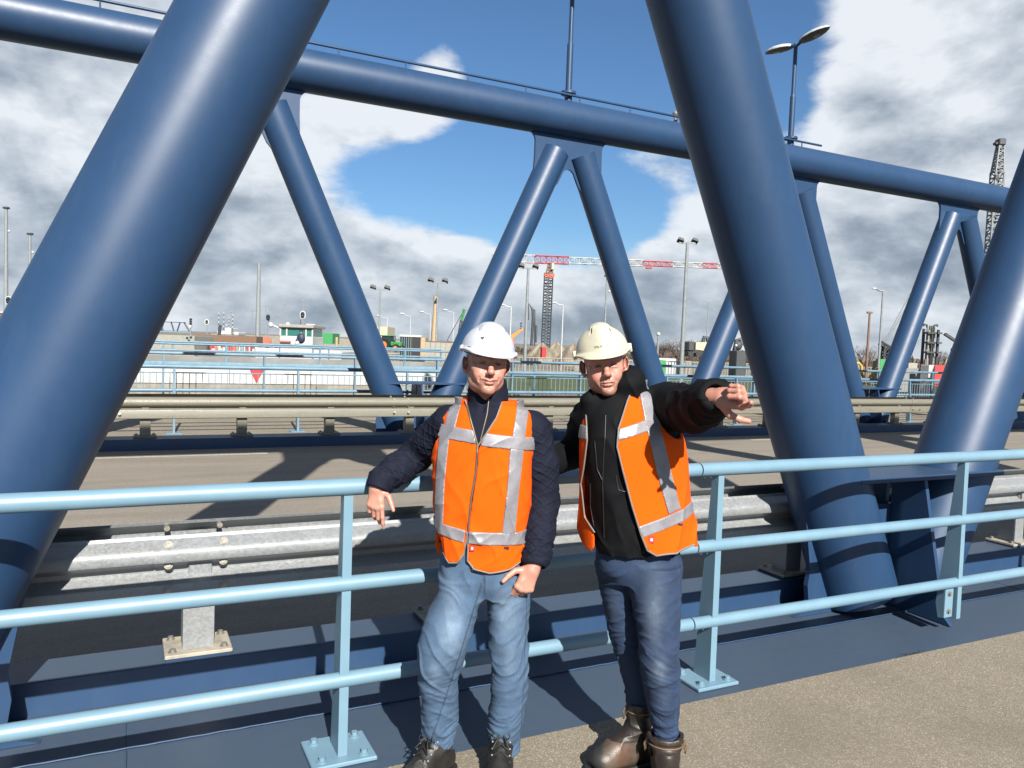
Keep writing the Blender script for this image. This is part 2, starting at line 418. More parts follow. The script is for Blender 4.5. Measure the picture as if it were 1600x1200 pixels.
# ---- pedestrian railings with three pipes
def make_railing(Y, xs, label, xa, xb, mirror, group):
    t = empty('railing', (xs[0], Y, 0), label=label, cat='railing', group=group); ox = xs[0]; RM = M['rail'] if mirror < 0 else M['railfar']
    for z, r in ((1.105, .034), (.7145, .031), (.323, .031)):
        cuts = [xa, 2.56, xb] if mirror < 0 else [xa, xb]
        if mirror < 0:
            MB().tube((xa-ox, 0, z), (2.558-ox, 0, z), r, n=28).build('rail', RM, t); MB().tube((2.566-ox, 0, z), (xb-ox, 0, z), r, n=28).build('rail', RM, t)
            for bx in (2.60, 2.64): MB().sphere((bx-ox, 0, z-r-.002), .007, 8).build('rivet', M['galv'], t)
        else: MB().tube((xa-ox, 0, z), (xb-ox, 0, z), r, n=20).build('rail', RM, t)
    first = None
    for i, x in enumerate(xs):
        raised = mirror < 0 and abs(x-4.64) < .1
        zb = .10 if raised else .018
        s = -mirror   # wide side of the post points towards the truss
        P = [(-.022*1, zb), (.105 if not raised else .05, zb), (.035, 1.078), (-.012, 1.078)]
        if raised: P = [(-.022, .10), (.10, .07), (.12, .16), (.035, 1.078), (-.012, 1.078)]
        P = [(a*s, b) for a, b in P]
        po = MB().prism(P, (x-ox, 0, 0), (0, 1, 0), (0, 0, 1), .037).build('post', RM, t)
        if raised:
            br = MB().box(x-ox-.11, x-ox-.035, -.005, .012, .11, .30, .003).build('bracket', RM, po)
            bolts('bolt', [(x-ox-.075, -.005, z) for z in (.15, .26)], (0, -1, 0), .011, .010, M['bolt'], po)
        else:
            MB().box(x-ox-.13, x-ox+.13, min(-.075*s, .155*s), max(-.075*s, .155*s), .0, .018, .004).build('base_plate', RM, po)
            bolts('bolt', [(x-ox+bx, by*s, .018) for bx in (-.085, .085) for by in (-.035, .115)], (0, 0, 1), .014, .016, RM, po)
    return t
make_railing(3.04, [0.80, 2.70, 4.64, 6.6, 8.5, -1.1], 'light blue three-pipe railing the two men lean on', -4.5, 12, -1, None)
make_railing(13.96, [0.73+2.0*i for i in range(-2, 11)], 'light blue three-pipe railing just behind the far truss', -4.5, 24, 1, None)
# outer railing of the far footpath: posts, top pipe and thin balusters
def outer_railing():
    t = empty('railing', (.7, 17.3, 0), label='thin light blue baluster railing on the outer edge of the far footpath', cat='railing')
    MB().tube((-6, 0, 1.235), (26, 0, 1.235), .032, n=16).build('rail', M['railfar'], t)
    MB().tube((-6, -.03, .84), (26, -.03, .84), .012, n=8).build('rail', M['railfar'], t); MB().tube((-6, -.03, .12), (26, -.03, .12), .012, n=8).build('rail', M['railfar'], t)
    me = None
    for i in range(-3, 13):
        MB().box(i*1.97-.02, i*1.97+.02, -.03, .06, 0, 1.21).build('post', M['railfar'], t)
    for i in range(-40, 195):
        x = i*.123
        if me is None: b = MB().tube((0, -.03, .12), (0, -.03, .84), .0075, n=6).build('baluster', M['railthin'], t); me = b.data; b.location = (x, 0, 0)
        else:
            b = bpy.data.objects.new('baluster', me); COL.objects.link(b); b.parent = t; b.location = (x, 0, 0)
M['railthin'] = flatmat('grey_baluster_steel', (.20, .26, .30), .5)
outer_railing()

# ---- guardrails
def wprofile(th=.004):
    c = [(.0, .0), (.004, .012), (.066, .046), (.077, .055), (.081, .068), (.081, .094), (.076, .106), (.062, .114), (.010, .136), (0, .146), (0, .168), (.010, .178), (.062, .200), (.076, .208), (.081, .220), (.081, .248), (.076, .262), (.062, .272), (.006, .302), (0, .316)]
    return c
def wprofile2(): return [(.0, .0), (.040, .003), (.050, .012), (.050, .120), (.044, .132), (.012, .146), (.010, .160), (.050, .178), (.074, .196), (.084, .222), (.082, .252), (.070, .280), (.045, .304), (.012, .316), (0, .316)]
def beam(m, xa, xb, y, z0, s, hscale=1.0, far=False):
    """W-beam between xa and xb, humps towards s (+1/-1) in Y"""
    c = [(a, b*hscale) for a, b in (wprofile2() if far else wprofile())]; n = len(c); vs = []
    for x in (xa, xb):
        for a, b in c: vs.append((x, y+s*a, z0+b))
        for a, b in c: vs.append((x, y+s*(a-.005), z0+b))
    fs = []
    N2 = 2*n
    for i in range(n-1):
        fs.append((i, i+1, N2+i+1, N2+i)); fs.append((n+i, N2+n+i, N2+n+i+1, n+i+1))
    for i in (0, n-1): fs.append((i, N2+i, N2+n+i, n+i))
    for b in (0, N2):
        for i in range(n-1): fs.append((b+i, b+n+i, b+n+i+1, b+i+1))
    o = len(m.v); m.add(vs, fs, True); return m
def autosm(o, ang=35):
    me = o.data; bpy.context.view_layer.objects.active = o
    try: me.set_sharp_from_angle(angle=radians(ang))
    except Exception: pass
    return o
def make_guardrail(Y, posts, joints, mat, label, side, x_end, shim):
    t = empty('guardrail', (posts[0], Y, .155), label=label, cat='guardrail'); ox, oz = posts[0], .155
    for a, b in zip(joints[:-1], joints[1:]):
        for j, (sd, z0) in enumerate(((-1, .425), (1, .455))):
            yo = (-.068 if sd < 0 else .09)
            if sd*side > 0 or True:
                jj = joints.index(a) % 2; m = MB(); beam(m, a-ox-.34, b-ox, yo+sd*(.0062*jj), z0-oz, sd, 1.0, not shim); o = m.build('beam', mat, t); autosm(o)
    for jx in joints[1:-1]:
        for dx in (-.04, -.28):
            bolts('bolt', [(jx-ox+dx, -.068-dy-.012, .425-oz+dz) for dz, dy in ((.085, .081), (.19, .040), (.285, .048))], (0, -1, .2), .013, .006, M['bolt'], t)
            MB().tube((jx-ox+dx, .10, .455+.29-oz), (jx-ox+dx, .055, .455+.29-oz), .014, n=10).build('bolt', M['bolt'], t)
    for x in posts:
        m = MB(); xx = x-ox
        m.box(xx-.07, xx+.07, -.065, -.058, .02, .50, .001); m.box(xx-.07, xx-.064, -.058, .06, .02, .50, .001)
        m.box(xx-.07, xx+.07, .06, .067, .02, .50, .001)
        po = m.build('post', mat, t)
        MB().box(xx-.15, xx+.15, -.125, .12, .0 if not shim else .012, .03, .003).build('base_plate', M['plate'] if shim else mat, po)
        if shim: MB().box(xx-.145, xx+.145, -.12, .115, .0, .012).build('shim', M['blue'], po)
        bolts('bolt', [(xx+bx, by, .03) for bx in (-.115, .115) for by in (-.085, .085)], (0, 0, 1), .013, .014, M['bolt'], po)
        MB().box(xx-.05, xx+.05, -.105, -.066, .295, .49, .002).build('spacer', M['galv'] if shim else mat, t); MB().box(xx-.05, xx+.06, .068, .10, .45, .55, .002).build('spacer', M['galv'] if shim else mat, t)
        MB().box(xx-.055, xx+.055, -.082, -.070, .405, .445, .001).build('washer_plate', M['galv'] if shim else mat, t)
    return t
make_guardrail(4.005, [.33+1.29*i for i in range(-2, 8)], [-4.2, .47, 4.5, 8.5, 12.5], M['galv'], 'galvanised double guardrail directly behind the foreground truss', -1, 0, True)
make_guardrail(12.30, [.27+1.317*i for i in range(-3, 14)], [-4.6, -.02, 4.2, 8.4, 12.6, 16.8, 21.5], M['galvold'], 'khaki steel guardrail along the far side of the road', -1, 0, False)
# loose ends and clutter behind the near guardrail beside the tube
m = MB(); rs = random.Random(3)
m.path([(3.42, 4.22, .60), (3.55, 4.26, .66), (3.64, 4.22, .62), (3.60, 4.24, .55), (3.48, 4.27, .57), (3.50, 4.25, .68), (3.70, 4.26, .70), (3.9, 4.28, .66)], .022, 10)
tag(m.build('cable', flatmat('black_rubber', (.02, .02, .022), .6)), 'short coil of black cable on top of the guardrail left of the tube', 'cable')

c_ = onY(1055, 190, 13.38); tag(MB().tube((c_[0], 13.38, ZT+RC-.02), (c_[0], 13.38, ZT+RC+.16), .035, n=12).sphere((c_[0], 13.38, ZT+RC+.18), .065, 12).build('beacon', M['galvold']), 'tiny round beacon on the far top chord left of the big middle tube', 'beacon')
q_ = onZ(1420, 1022); rs = random.Random(4); vs = []; fs = []
for i in range(90):
    cx, cy = q_[0]+rs.gauss(0, .05), q_[1]+rs.gauss(-.008, .008); a = rs.uniform(0, 6.28); L_ = rs.uniform(.004, .013); o_ = len(vs)
    vs += [(cx, cy, .004), (cx+L_*cos(a), cy+L_*sin(a)*.6, rs.uniform(.004, .012)), (cx-L_*.5*sin(a), cy+L_*.5*cos(a), .005)]; fs.append((o_, o_+1, o_+2))
MB().add(vs, fs).build('leaf_litter', flatmat('dry_leaf_litter', (.05, .035, .02), .9), kind='stuff')
# ---- lamp posts on the far top chord
def lamp_post(x, label):
    t = empty('lamp_post', (x, 13.38, ZT+RC-.03), label=label, cat='lamp post', group='double lamp posts on the far truss')
    z0 = 0
    MB().tube((0, 0, 0), (0, 0, .16), .075, n=20).tube((0, 0, .16), (0, 0, .205), .15, n=28).build('base_flange', M['blue'], t)
    bolts('bolt', [(.115*cos(a), .115*sin(a), .205) for a in np.arange(0, 2*pi, pi/3)], (0, 0, 1), .013, .014, M['blue'], t)
    MB().tube((0, 0, .205), (0, 0, 1.10), .062, n=20).tube((0, 0, 1.10), (0, 0, 1.16), .062, .044, n=20).tube((0, 0, 1.16), (0, 0, 2.28), .044, n=20).build('pole', M['blue'], t)
    for s in (-1, 1):
        MB().tube((0, 0, 2.22), (0, s*.16, 2.27), .032, n=12).build('arm', M['blue'], t)
        # lamp head: pointed oval shell with lens below
        m = MB(); n = 14; secs = []
        prof = [(0, .04, .045), (.06, .10, .075), (.22, .155, .10), (.45, .165, .105), (.62, .13, .085), (.76, .065, .055), (.82, .008, .02)]
        vs = []
        for (yy, w, h) in prof:
            for k in range(n):
                a = pi*k/(n-1); vs.append((w*cos(a), s*(.12+yy), 2.26+yy*.10+h*sin(a)))
        fs = [(i*n+k, (i+1)*n+k, (i+1)*n+k+1, i*n+k+1) for i in range(len(prof)-1) for k in range(n-1)]
        m.add(vs, fs, True)
        m.build('lamp_hood', M['lampshell'], t)
        vs = []
        for (yy, w, h) in prof:
            for k in range(9):
                a = pi*k/8; vs.append((w*cos(a)*.99, s*(.12+yy), 2.26+yy*.10-h*.42*sin(a)))
        m = MB().add(vs, [(i*9+k, i*9+k+1, (i+1)*9+k+1, (i+1)*9+k) for i in range(len(prof)-1) for k in range(8)], True)
        m.build('lamp_underside', M['lampunder'], t)
        MB().sphere((0, s*(.12+.42), 2.295), .10, 14, (.85, 1.5, .42)).build('lens', M['lens'], t)
M['lampshell'] = flatmat('pale_grey_lamp_shell', (.62, .63, .62), .4)
M['lampunder'] = flatmat('grey_lamp_underside', (.10, .10, .10), .5)
M['lens'] = flatmat('lamp_lens', (.22, .21, .19), .15)
lamp_post(7.618, 'double lamp post with heads out of frame, above the middle of the far truss')
lamp_post(13.43, 'double-headed grey lamp post on the far truss, right of the second big tube')
W.cycles.sampling_method = 'MANUAL'; W.cycles.sample_map_resolution = 512
# ================================================================ BEYOND THE BRIDGE
G0 = -0.6                      # quay level
def base(px, d, z=G0):         # point on level z, seen in column px at camera depth d
    py = 540.0
    for _ in range(6):
        r = ray(px, py); q = EYEP + r*d; py += (q[2]-z)*FPX/d
    return EYEP + ray(px, py)*d
def hgt(px, py, d): return float(atD(px, py, d)[2])
UX = np.array([cos(YAW), -sin(YAW), 0]); VX = np.array([sin(YAW), cos(YAW), 0])
def Mx(name, c, **k):
    if name not in M: M[name] = flatmat(name, c, **k)
    return M[name]
Mx('white_paint', (.47, .48, .47)); Mx('offwhite', (.30, .29, .25)); Mx('cream_panel', (.48, .43, .30)); Mx('dark_steel', (.035, .04, .045)); Mx('mast_grey', (.22, .24, .25), rough=.45)
Mx('concrete', (.24, .22, .18), amt=.2, scale=3); Mx('brown_brick', (.17, .095, .06)); Mx('red_paint', (.42, .03, .03)); Mx('coral_red', (.50, .13, .08)); Mx('green_paint', (.03, .25, .07)); Mx('orange_paint', (.62, .22, .02)); Mx('yellow_paint', (.50, .30, .04))
Mx('dark_glass', (.02, .05, .05), rough=.12); Mx('black_plastic', (.012, .012, .012)); Mx('sand', (.20, .165, .115), amt=.25, scale=2, bv=.6, bs=8); Mx('timber', (.40, .29, .17)); Mx('blue_machine', (.05, .12, .25))
Mx('steel_blue_pale', (.16, .27, .34)); Mx('crane_red', (.45, .05, .06)); Mx('navy_cloth', (.01, .02, .05)); Mx('hull_grey', (.20, .20, .19), amt=.2, scale=1)
def mkgrass(t, b):
    c = obc(t); n = t.noise(c, .25, 6, .7); n2 = t.noise(c, 9, 5, .7)
    col = t.mix(t.ss(n, .3, .7), (.045, .075, .02), (.085, .11, .035)); t.L.new(t.mix(t.m('MULTIPLY', n2, .5), col, (.03, .045, .012)), b.inputs['Base Color']); bump(t, b, n2, .8, .05)
M['grass'] = newmat('short_winter_grass', mkgrass, rough=.9)
def mkquay(t, b):
    c = obc(t); n = t.noise(c, .08, 6, .7); n2 = t.noise(c, 2.5, 5, .7)
    col = t.mix(t.ss(n, .35, .65), (.15, .135, .11), (.23, .20, .15)); t.L.new(t.mix(t.m('MULTIPLY', n2, .4), col, (.11, .10, .08)), b.inputs['Base Color'])
M['quay'] = newmat('sandy_quay_ground', mkquay, rough=.9)
def mkwater(t, b):
    c = obc(t); bump(t, b, t.noise(t.v('MULTIPLY', c, (1, 2.5, 1)), 1.2, 5, .6), .35, .1)
M['water'] = newmat('grey_green_lock_water', mkwater, base=(.03, .045, .045), rough=.08)
MB().add([(-2500, 17.62, -3.2), (2500, 17.62, -3.2), (2500, 4000, -3.2), (-2500, 4000, -3.2)], [(0, 1, 2, 3)]).build('water', M['water'], kind='structure')
MB().box(-2500, 12.0, 62, 4000, -6, G0).build('ground', M['quay'], kind='structure')          # far quay on the left
MB().box(12.003, 2500, 24, 4000, -6, G0).build('ground', M['quay'], kind='structure')         # land on the right
m = MB(); rr = random.Random(1)
def patch_poly(x0, x1, y0, y1, z, name, mat):
    vs = [(x, y, z+.12*sin(x*.7)*sin(y*.5)) for x in np.linspace(x0, x1, 40) for y in np.linspace(y0, y1, 20)]
    MB().add(vs, [(i*20+j, (i+1)*20+j, (i+1)*20+j+1, i*20+j+1) for i in range(39) for j in range(19)], True).build(name, mat, kind='structure')
patch_poly(12.5, 60, 25, 50, G0+.15, 'grass', M['grass'])

# low white lock wall with a grey base and a hanging red triangle
LY = 24.6; zw = [float(onY(300, y, LY)[2]) for y in (577, 599)]
t = empty('lock_wall', (2, LY, 0), label='low wall, white above and grey below, right across the lock beyond the far railing', cat='lock wall')
xs = [-14+2.4*i for i in range(11)]
for a, b in zip(xs[:-1], xs[1:]):
    MB().box(a-2+.006, b-2-.006, 0, .3, zw[1], zw[0], .008).build('panel', M['white_paint'], t)
MB().box(-16, 9.9, .03, .34, -3.4, zw[1]-.002).build('base', M['concrete'], t)
c = onY(401, 588, LY-.03)
t2 = MB().prism([(-.20, .20), (.20, .20), (0, -.20)], (c[0], LY-.02, c[2]), (1, 0, 0), (0, 0, 1), .02).build('marker_triangle', M['red_paint'])
tag(t2, 'red downward-pointing triangle on the white lock wall', 'sign')
# walkway and pipe rails of the second bridge behind it
def plain_railing(x0, x1, Y, zt, zs, r, step, label, group=None, z0=-.2, mat='railfar'):
    t = empty('railing', (x0, Y, 0), label=label, cat='railing', group=group)
    for z in zs: MB().tube((0, 0, z), (x1-x0, 0, z), r, n=10).build('rail', M[mat], t)
    n = int((x1-x0)/step)
    for i in range(n+1): MB().box(i*step-.03, i*step+.03, -.03, .03, z0, zt).build('post', M[mat], t)
    return t
b = MB().box(-30, 11.5, 27.2, 27.7, -.55, .70, .02).build('lock_gate', M['steel_blue_pale']); tag(b, 'pale blue-grey steel gate girder lying behind the white lock wall', 'lock gate')
b = MB().box(-30, 11.8, 29.6, 30.2, -.9, .80, .02).build('lock_gate', M['hull_grey']); tag(b, 'grey lock gate girder just behind the pale blue one', 'lock gate')
plain_railing(-28, 11.3, 27.45, 1.30, (1.27, .98), .035, 3.1, 'light blue two-pipe railing on top of the pale lock gate', z0=.6)
plain_railing(-30, 11.6, 30.0, 1.30, (1.30, 1.0, .7), .04, 2.6, 'light blue three-pipe railing on the grey lock gate', z0=.3)
plain_railing(-40, 11.0, 36.0, 1.2, (1.15, .75, .35), .04, 2.2, 'farthest light blue railing before the boat', z0=-.6)
MB().box(-45, 11.0, 36.3, 39.5, -3.5, -.3).build('quay_wall', M['concrete'], kind='structure')
# right part: quay fence of light balusters in front of the yard, road kerb and grass bank
t = empty('fence', (14, 52, G0), label='pale grey baluster fence along the grass bank in the middle distance', cat='fence')
MB().tube((0, 0, 1.25), (75, 0, 1.25), .04, n=8).build('rail', M['offwhite'], t); MB().tube((0, 0, .2), (75, 0, .2), .03, n=8).build('rail', M['offwhite'], t)
MB().box(-.05, 75, -.1, .1, -.1, .1).build('base', M['concrete'], t)
me = None
for i in range(0, 250):
    if me is None: bb = MB().box(-.022, .022, -.02, .02, .2, 1.25).build('baluster', M['offwhite'], t); me = bb.data
    else: bb = bpy.data.objects.new('baluster', me); COL.objects.link(bb); bb.parent = t
    bb.location = (i*.30, 0, 0)
plain_railing(9.5, 40, 22.2, 1.1, (1.08, .68), .035, 2.3, 'light blue railing on the quay to the right, in front of the grass', z0=-.6)
b = MB().box(12.0, 60, 22.6, 24.2, -.7, -.05).build('kerb', M['concrete'], kind='structure')
# sloping pipes / hose and white post on the right
c = base(1444, 27, G0)
tag(MB().box(c[0]-.16, c[0]+.16, c[1]-.16, c[1]+.16, G0, hgt(1444, 570, 27), .01).build('marker_post', M['white_paint']), 'square white post standing behind the far railing at right', 'post')
c = base(1418, 27.6, G0)
tag(MB().box(c[0]-.75, c[0]+.62, c[1]-.05, c[1]+.15, G0, hgt(1418, 575, 27.6), .01).build('barrier_panel', M['hull_grey']), 'grey panel beside the square white post', 'panel')
m = MB(); P = [atD(x, y, 30) for x, y in [(1334, 569), (1342, 567), (1346, 572), (1346, 583), (1350, 592), (1357, 592), (1371, 575)]]
tag(m.path(P, .055, 8).build('hose', M['yellow_paint']), 'yellow hose looping beside the far tube at right', 'hose')

# ---- masts and lamps
GREY = 'mast_grey'
def mast(px, ptop, d, kind, r, label, group=None, mat=GREY, pyb=None):
    b0 = base(px, d); h = hgt(px, ptop, d)-G0
    t = empty('light_mast', tuple(b0), -YAW, label=label, cat='light mast', group=group)
    MB().tube((0, 0, 0), (0, 0, h), r, r*.6, n=12).build('pole', M[mat], t)
    k = d/FPX
    if kind == 'twin':
        MB().box(-13*k, 13*k, -.05, .05, h-.08, h+.02).build('crossbar', M[mat], t)
        for s in (-1, 1):
            o = MB().prism([(-5*k, -1.8*k), (5*k, -1.8*k), (4*k, 2.5*k), (-4*k, 2.5*k)], (s*11*k, 0, h+2.5*k), (.95, 0, -.3*1), (.15, .45, .9), .35).build('floodlight', M['dark_steel'], t)
    elif kind == 'head':
        MB().box(-4*k, 4*k, -.2, .2, h-3*k, h, .03).build('floodlight', M['dark_steel'], t)
        MB().sphere((4.5*k, 0, h*.83), 2.2*k, 8).build('camera_dome', M['white_paint'], t)
    elif kind == 'arm':
        s = -1
        P = [(0, 0, h-.0)]+[(s*11*k*sin(a), 0, h+4*k*(1-cos(a))*1.0) for a in np.linspace(.3, 1.4, 5)]
        MB().path(P, r*.6, 8).build('arm', M[mat], t)
        MB().sphere((P[-1][0]+s*3*k, 0, P[-1][2]), 4*k, 10, (1.1, .5, .35)).build('lamp_head', M['white_paint'], t)
    elif kind == 'tee':
        MB().box(-4*k, 4*k, -.1, .1, h-.1, h+.05).build('lamp_head', M[mat], t)
    elif kind == 'globe': MB().sphere((0, 0, h), 3.2*k, 12).build('globe', M['white_paint'], t)
    return t
mast(9, 325, 75, 'head', .22, 'tall pale light mast nearest the left edge', 'light masts on the left quay')
mast(46, 365, 88, 'head', .20, 'second pale light mast from the left, beside the huge tube', 'light masts on the left quay')
mast(402, 412, 90, 'none', .30, 'thick pale mast left of the wheelhouse')
for px, py, lab in ((414, 478, 'thin lamp post directly right of the thick pale mast'), (441, 475, 'thin lamp post above the left end of the wheelhouse'), (473, 470, 'thin lamp post behind the white-rimmed signal'), (393, 485, 'thin lamp post directly left of the thick pale mast'), (361, 487, 'thin lamp post over the masts of the far ship'), (1102, 471, 'small double lamp post left of the big middle tube')):
    mast(px, py, 110, 'tee', .09, lab, 'thin lamp posts far behind')
mast(591, 452, 70, 'twin', .10, 'twin floodlight mast between the first far tube and the beige block')
mast(680, 441, 58, 'twin', .10, 'twin floodlight mast inside the first far V, by the beige pillar')
mast(819, 419, 52, 'twin', .13, 'twin floodlight mast above the white helmet, left of the tower crane')
mast(1063, 380, 46, 'twin', .14, 'tallest twin floodlight mast, right of the second far V')
mast(942, 430, 75, 'head', .12, 'slim mast directly above the yellowed helmet')
mast(795, 480, 60, 'arm', .07, 'curved street lamp just above the white helmet', 'curved street lamps', 'white_paint')
mast(876, 477, 70, 'arm', .07, 'curved street lamp right of the tower crane mast', 'curved street lamps', 'white_paint')
mast(1370, 455, 50, 'arm', .09, 'curved street lamp right of the third far tube', 'curved street lamps', 'mast_grey')
for px, py, lb in ((604, 497, 'faint street lamp above the tall cream block'), (640, 494, 'faint street lamp above the glass half of the kiosk'), (671, 491, 'faint street lamp just left of the tapered beige pillar'), (707, 488, 'faint street lamp next to the green-tipped crane boom')): mast(px, py, 120, 'arm', .07, lb, 'row of faint street lamps', 'white_paint')
mast(1352, 488, 60, 'tee', .12, 'rust-coloured pole with a cross head, left of the curved street lamp', None, 'brown_brick')
mast(1025, 522, 48, 'globe', .08, 'short post with a white globe by the bare trees')
mast(1510, 455, 66, 'none', .10, 'thin dark pole beyond the right end of the far truss', None, 'dark_steel')
c = base(677, 60); h = hgt(677, 471, 60)-G0
o = MB().tube((0, 0, 0), (0, 0, h), .36, .13, n=14).tube((0, 0, h), (0, 0, h+.4), .16, n=10).build('pillar', M['timber']); o.location = tuple(c); tag(o, 'tapered beige pillar beside the kiosk', 'pillar')
# signals: black ovals, some white-rimmed, on thin poles
def signal(px, py, d, rim, w, h, label, tri=False):
    c = atD(px, py, d); k = d/FPX
    t = empty('shipping_signal', (c[0], c[1], G0), -YAW, label=label, cat='signal light'); z = c[2]-G0
    MB().tube((0, .1, 0), (0, .1, z), .06, n=8).build('pole', M['mast_grey'], t)
    def oval(ww, hh):
        P = [(ww*cos(a), (hh-ww)*(1 if sin(a) > 0 else -1)+ww*sin(a)) for a in np.linspace(0, 2*pi, 25)[:-1]]; return P
    if rim: MB().prism(oval(w*k+1.5*k, h*k+1.5*k), (0, .03, z), (1, 0, 0), (0, 0, 1), .05).build('rim', M['white_paint'], t)
    MB().prism(oval(w*k, h*k), (0, -.02, z), (1, 0, 0), (0, 0, 1), .05).build('screen', M['black_plastic'], t)
    q = MB(); q.sphere((0, -.07, z+h*k*.45), w*k*.55, 8); q.build('lamp', M['dark_glass'], t); MB().sphere((0, -.07, z-h*k*.45), w*k*.55, 8).build('lamp', M['dark_glass'], t)
signal(13, 469, 60, True, 3.6, 5, 'white-rimmed black oval signal by the left edge'); signal(323, 503, 95, True, 2.0, 3, 'smallest white-rimmed signal, above the far ship')
signal(473, 492, 62, True, 3.0, 4.8, 'white-rimmed black oval signal above the wheelhouse roof'); signal(419, 496, 62, False, 3.0, 4.6, 'plain black oval signal left of the wheelhouse')
t = empty('traffic_signal', tuple(base(297, 60)), -YAW, label='slim post with three black lamps above a white box, beside the tiny blue bridge', cat='signal light'); k = 60/FPX
MB().tube((0, 0, 0), (0, 0, hgt(297, 497, 60)-G0), .05, n=8).build('pole', M['mast_grey'], t)
for y in (499, 502.5, 506): MB().box(-1.4*k, 1.4*k, -.1, .1, hgt(297, y, 60)-G0-1.4*k, hgt(297, y, 60)-G0+1.4*k, .01).build('lamp', M['black_plastic'], t)
MB().box(-2*k, 2*k, -.12, .12, hgt(297, 512, 60)-G0, hgt(297, 508, 60)-G0, .01).build('box', M['white_paint'], t)

def blk(px0, px1, py0, py1, d, dep, name, mat, label, cat, roof=None, extra=None, zb=None):
    """building block whose camera-facing side spans the pixels at depth d"""
    a = base((px0+px1)/2, d); k = d/FPX; w = (px1-px0)*k; zt = hgt((px0+px1)/2, py0, d)-G0; zb = (hgt((px0+px1)/2, py1, d)-G0) if zb is None else zb
    t = empty(name, tuple(a), -YAW, label=label, cat=cat)
    MB().box(-w/2, w/2, 0, dep, zb, zt, .01).build('wall', M[mat], t)
    if roof: MB().box(-w/2-1.5*k, w/2+1.5*k, -1.5*k, dep+.1, zt+.002, zt+2.2*k, .01).build('roof', M[roof], t)
    return t, w, zb, zt, k
t, w, zb, zt, k = blk(-30, 19, 489, 513, 40, 4, 'quay_building', 'brown_brick', 'low brown building with a white roof edge at the left edge', 'building', 'white_paint', zb=0)
for i in range(4): MB().box(-w/2+.3+i*.38, -w/2+.55+i*.38, -.03, 0, zt-.5, zt-.2).build('window', M['dark_glass'], t)
blk(-20, 8, 513, 530, 36, 3, 'moored_launch', 'hull_grey', 'grey-white side of a launch below the brown building', 'boat')
t, w, zb, zt, k = blk(200, 303, 523, 536, 45, 3, 'quay_shed', 'offwhite', 'long low cream shed below the small blue bridge', 'shed', zb=0)
for x, y in ((291, 528), (297, 527), (294, 532)): MB().box((x-251)*k-.06, (x-251)*k+.07, -.02, .01, hgt(x, y, 45)-G0-.06, hgt(x, y, 45)-G0+.06).build('window', M['dark_glass'], t)
# distant small truss bridge
d = 160; k = d/FPX; a = base(270, d); t = empty('distant_bridge', tuple(a), -YAW, label='tiny blue lattice bridge on the horizon beside the foreground tube', cat='bridge')
def zz(y, x=270): return hgt(x, y, d)-G0
MB().box(-60*k, 19*k, -.3, .3, zz(503)-1*k, zz(503)).build('top_chord', M['blue'], t); MB().box(-60*k, 29*k, -.3, .3, zz(519), zz(521)+3.5*k).build('deck', M['steel_blue_pale'], t)
for x0, x1 in ((-3, 2), (11, 6), (17, 27), (-20, -15), (-14, -19)):
    MB().tube((x0*k, 0, zz(503)), (x1*k, 0, zz(519)), 1.1*k, n=8).build('diagonal', M['blue'], t)
# far ship with masts
d = 130; k = d/FPX; a = base(350, d, -3.2); t = empty('moored_ship', (a[0], a[1], 0), -YAW, label='distant white ship with several thin striped masts left of the wheelhouse', cat='ship')
def Z(y): return hgt(350, y, d)
MB().box(-18*k, 22*k, 0, 5, -3, Z(523)-0, .1).build('hull', M['hull_grey'], t); MB().box(-14*k, -2*k, .5, 4, Z(523), Z(517), .1).box(-2*k, 8*k, .5, 4, Z(523), Z(512), .1).box(12*k, 20*k, .5, 4, Z(523), Z(518), .1).build('deckhouse', M['white_paint'], t)
for x, y in ((-13, 488), (-5, 487), (3, 495), (9, 490)):
    for i in range(8): MB().tube((x*k, 1, Z(515)+(Z(y)-Z(515))*i/8), (x*k, 1, Z(515)+(Z(y)-Z(515))*(i+1)/8), .055, n=6).build('mast', M['white_paint' if i % 2 else 'dark_steel'], t)
MB().tube((-9*k, 0, Z(530)), (-7*k, 0, Z(508)), .25, n=6).build('crane_arm', M['dark_steel'], t)
MB().sphere((1*k, .5, Z(508)), 1.4*k, 10).build('radar_dome', M['white_paint'], t)
# embankment and cluttered red-white gear
for (x0, x1, y0, y1, d, mat, lab) in ((303, 400, 524, 531, 75, 'brown_brick', 'low brown rubble embankment behind the railings at left'), (330, 640, 527, 531, 150, 'concrete', 'pale far quay wall on the horizon')):
    blk(x0, x1, y0, y1, d, 2, 'embankment', mat, lab, 'embankment', zb=0)
m = MB(); R_ = random.Random(5)
for i in range(70):
    px = R_.uniform(310, 410); py = R_.uniform(530, 546); c = atD(px, py, R_.uniform(42, 52)); s = R_.uniform(.04, .16)
    m.box(c[0]-s*2, c[0]+s*2, c[1]-s, c[1]+s, c[2]-s, c[2]+s)
# (deck gear lies on a low barge)
a = base(360, 47, -1.0); t = empty('work_barge', (a[0], a[1], 0), -YAW, label='low barge with red and white deck gear in front of the embankment', cat='barge')
MB().box(-3.2, 3.6, -1.5, 1.5, -3.3, .55, .05).build('hull', M['hull_grey'], t)
for i in range(70):
    x = R_.uniform(-3, 3.4); y = R_.uniform(-1.3, 1.2); s = R_.uniform(.03, .12); h = R_.uniform(.1, .55)
    MB().box(x-s, x+s, y-s*.6, y+s*.6, .552, .55+h, .01).build('deck_gear', M[R_.choice(['white_paint', 'red_paint', 'coral_red', 'offwhite', 'dark_steel', 'white_paint'])], t)
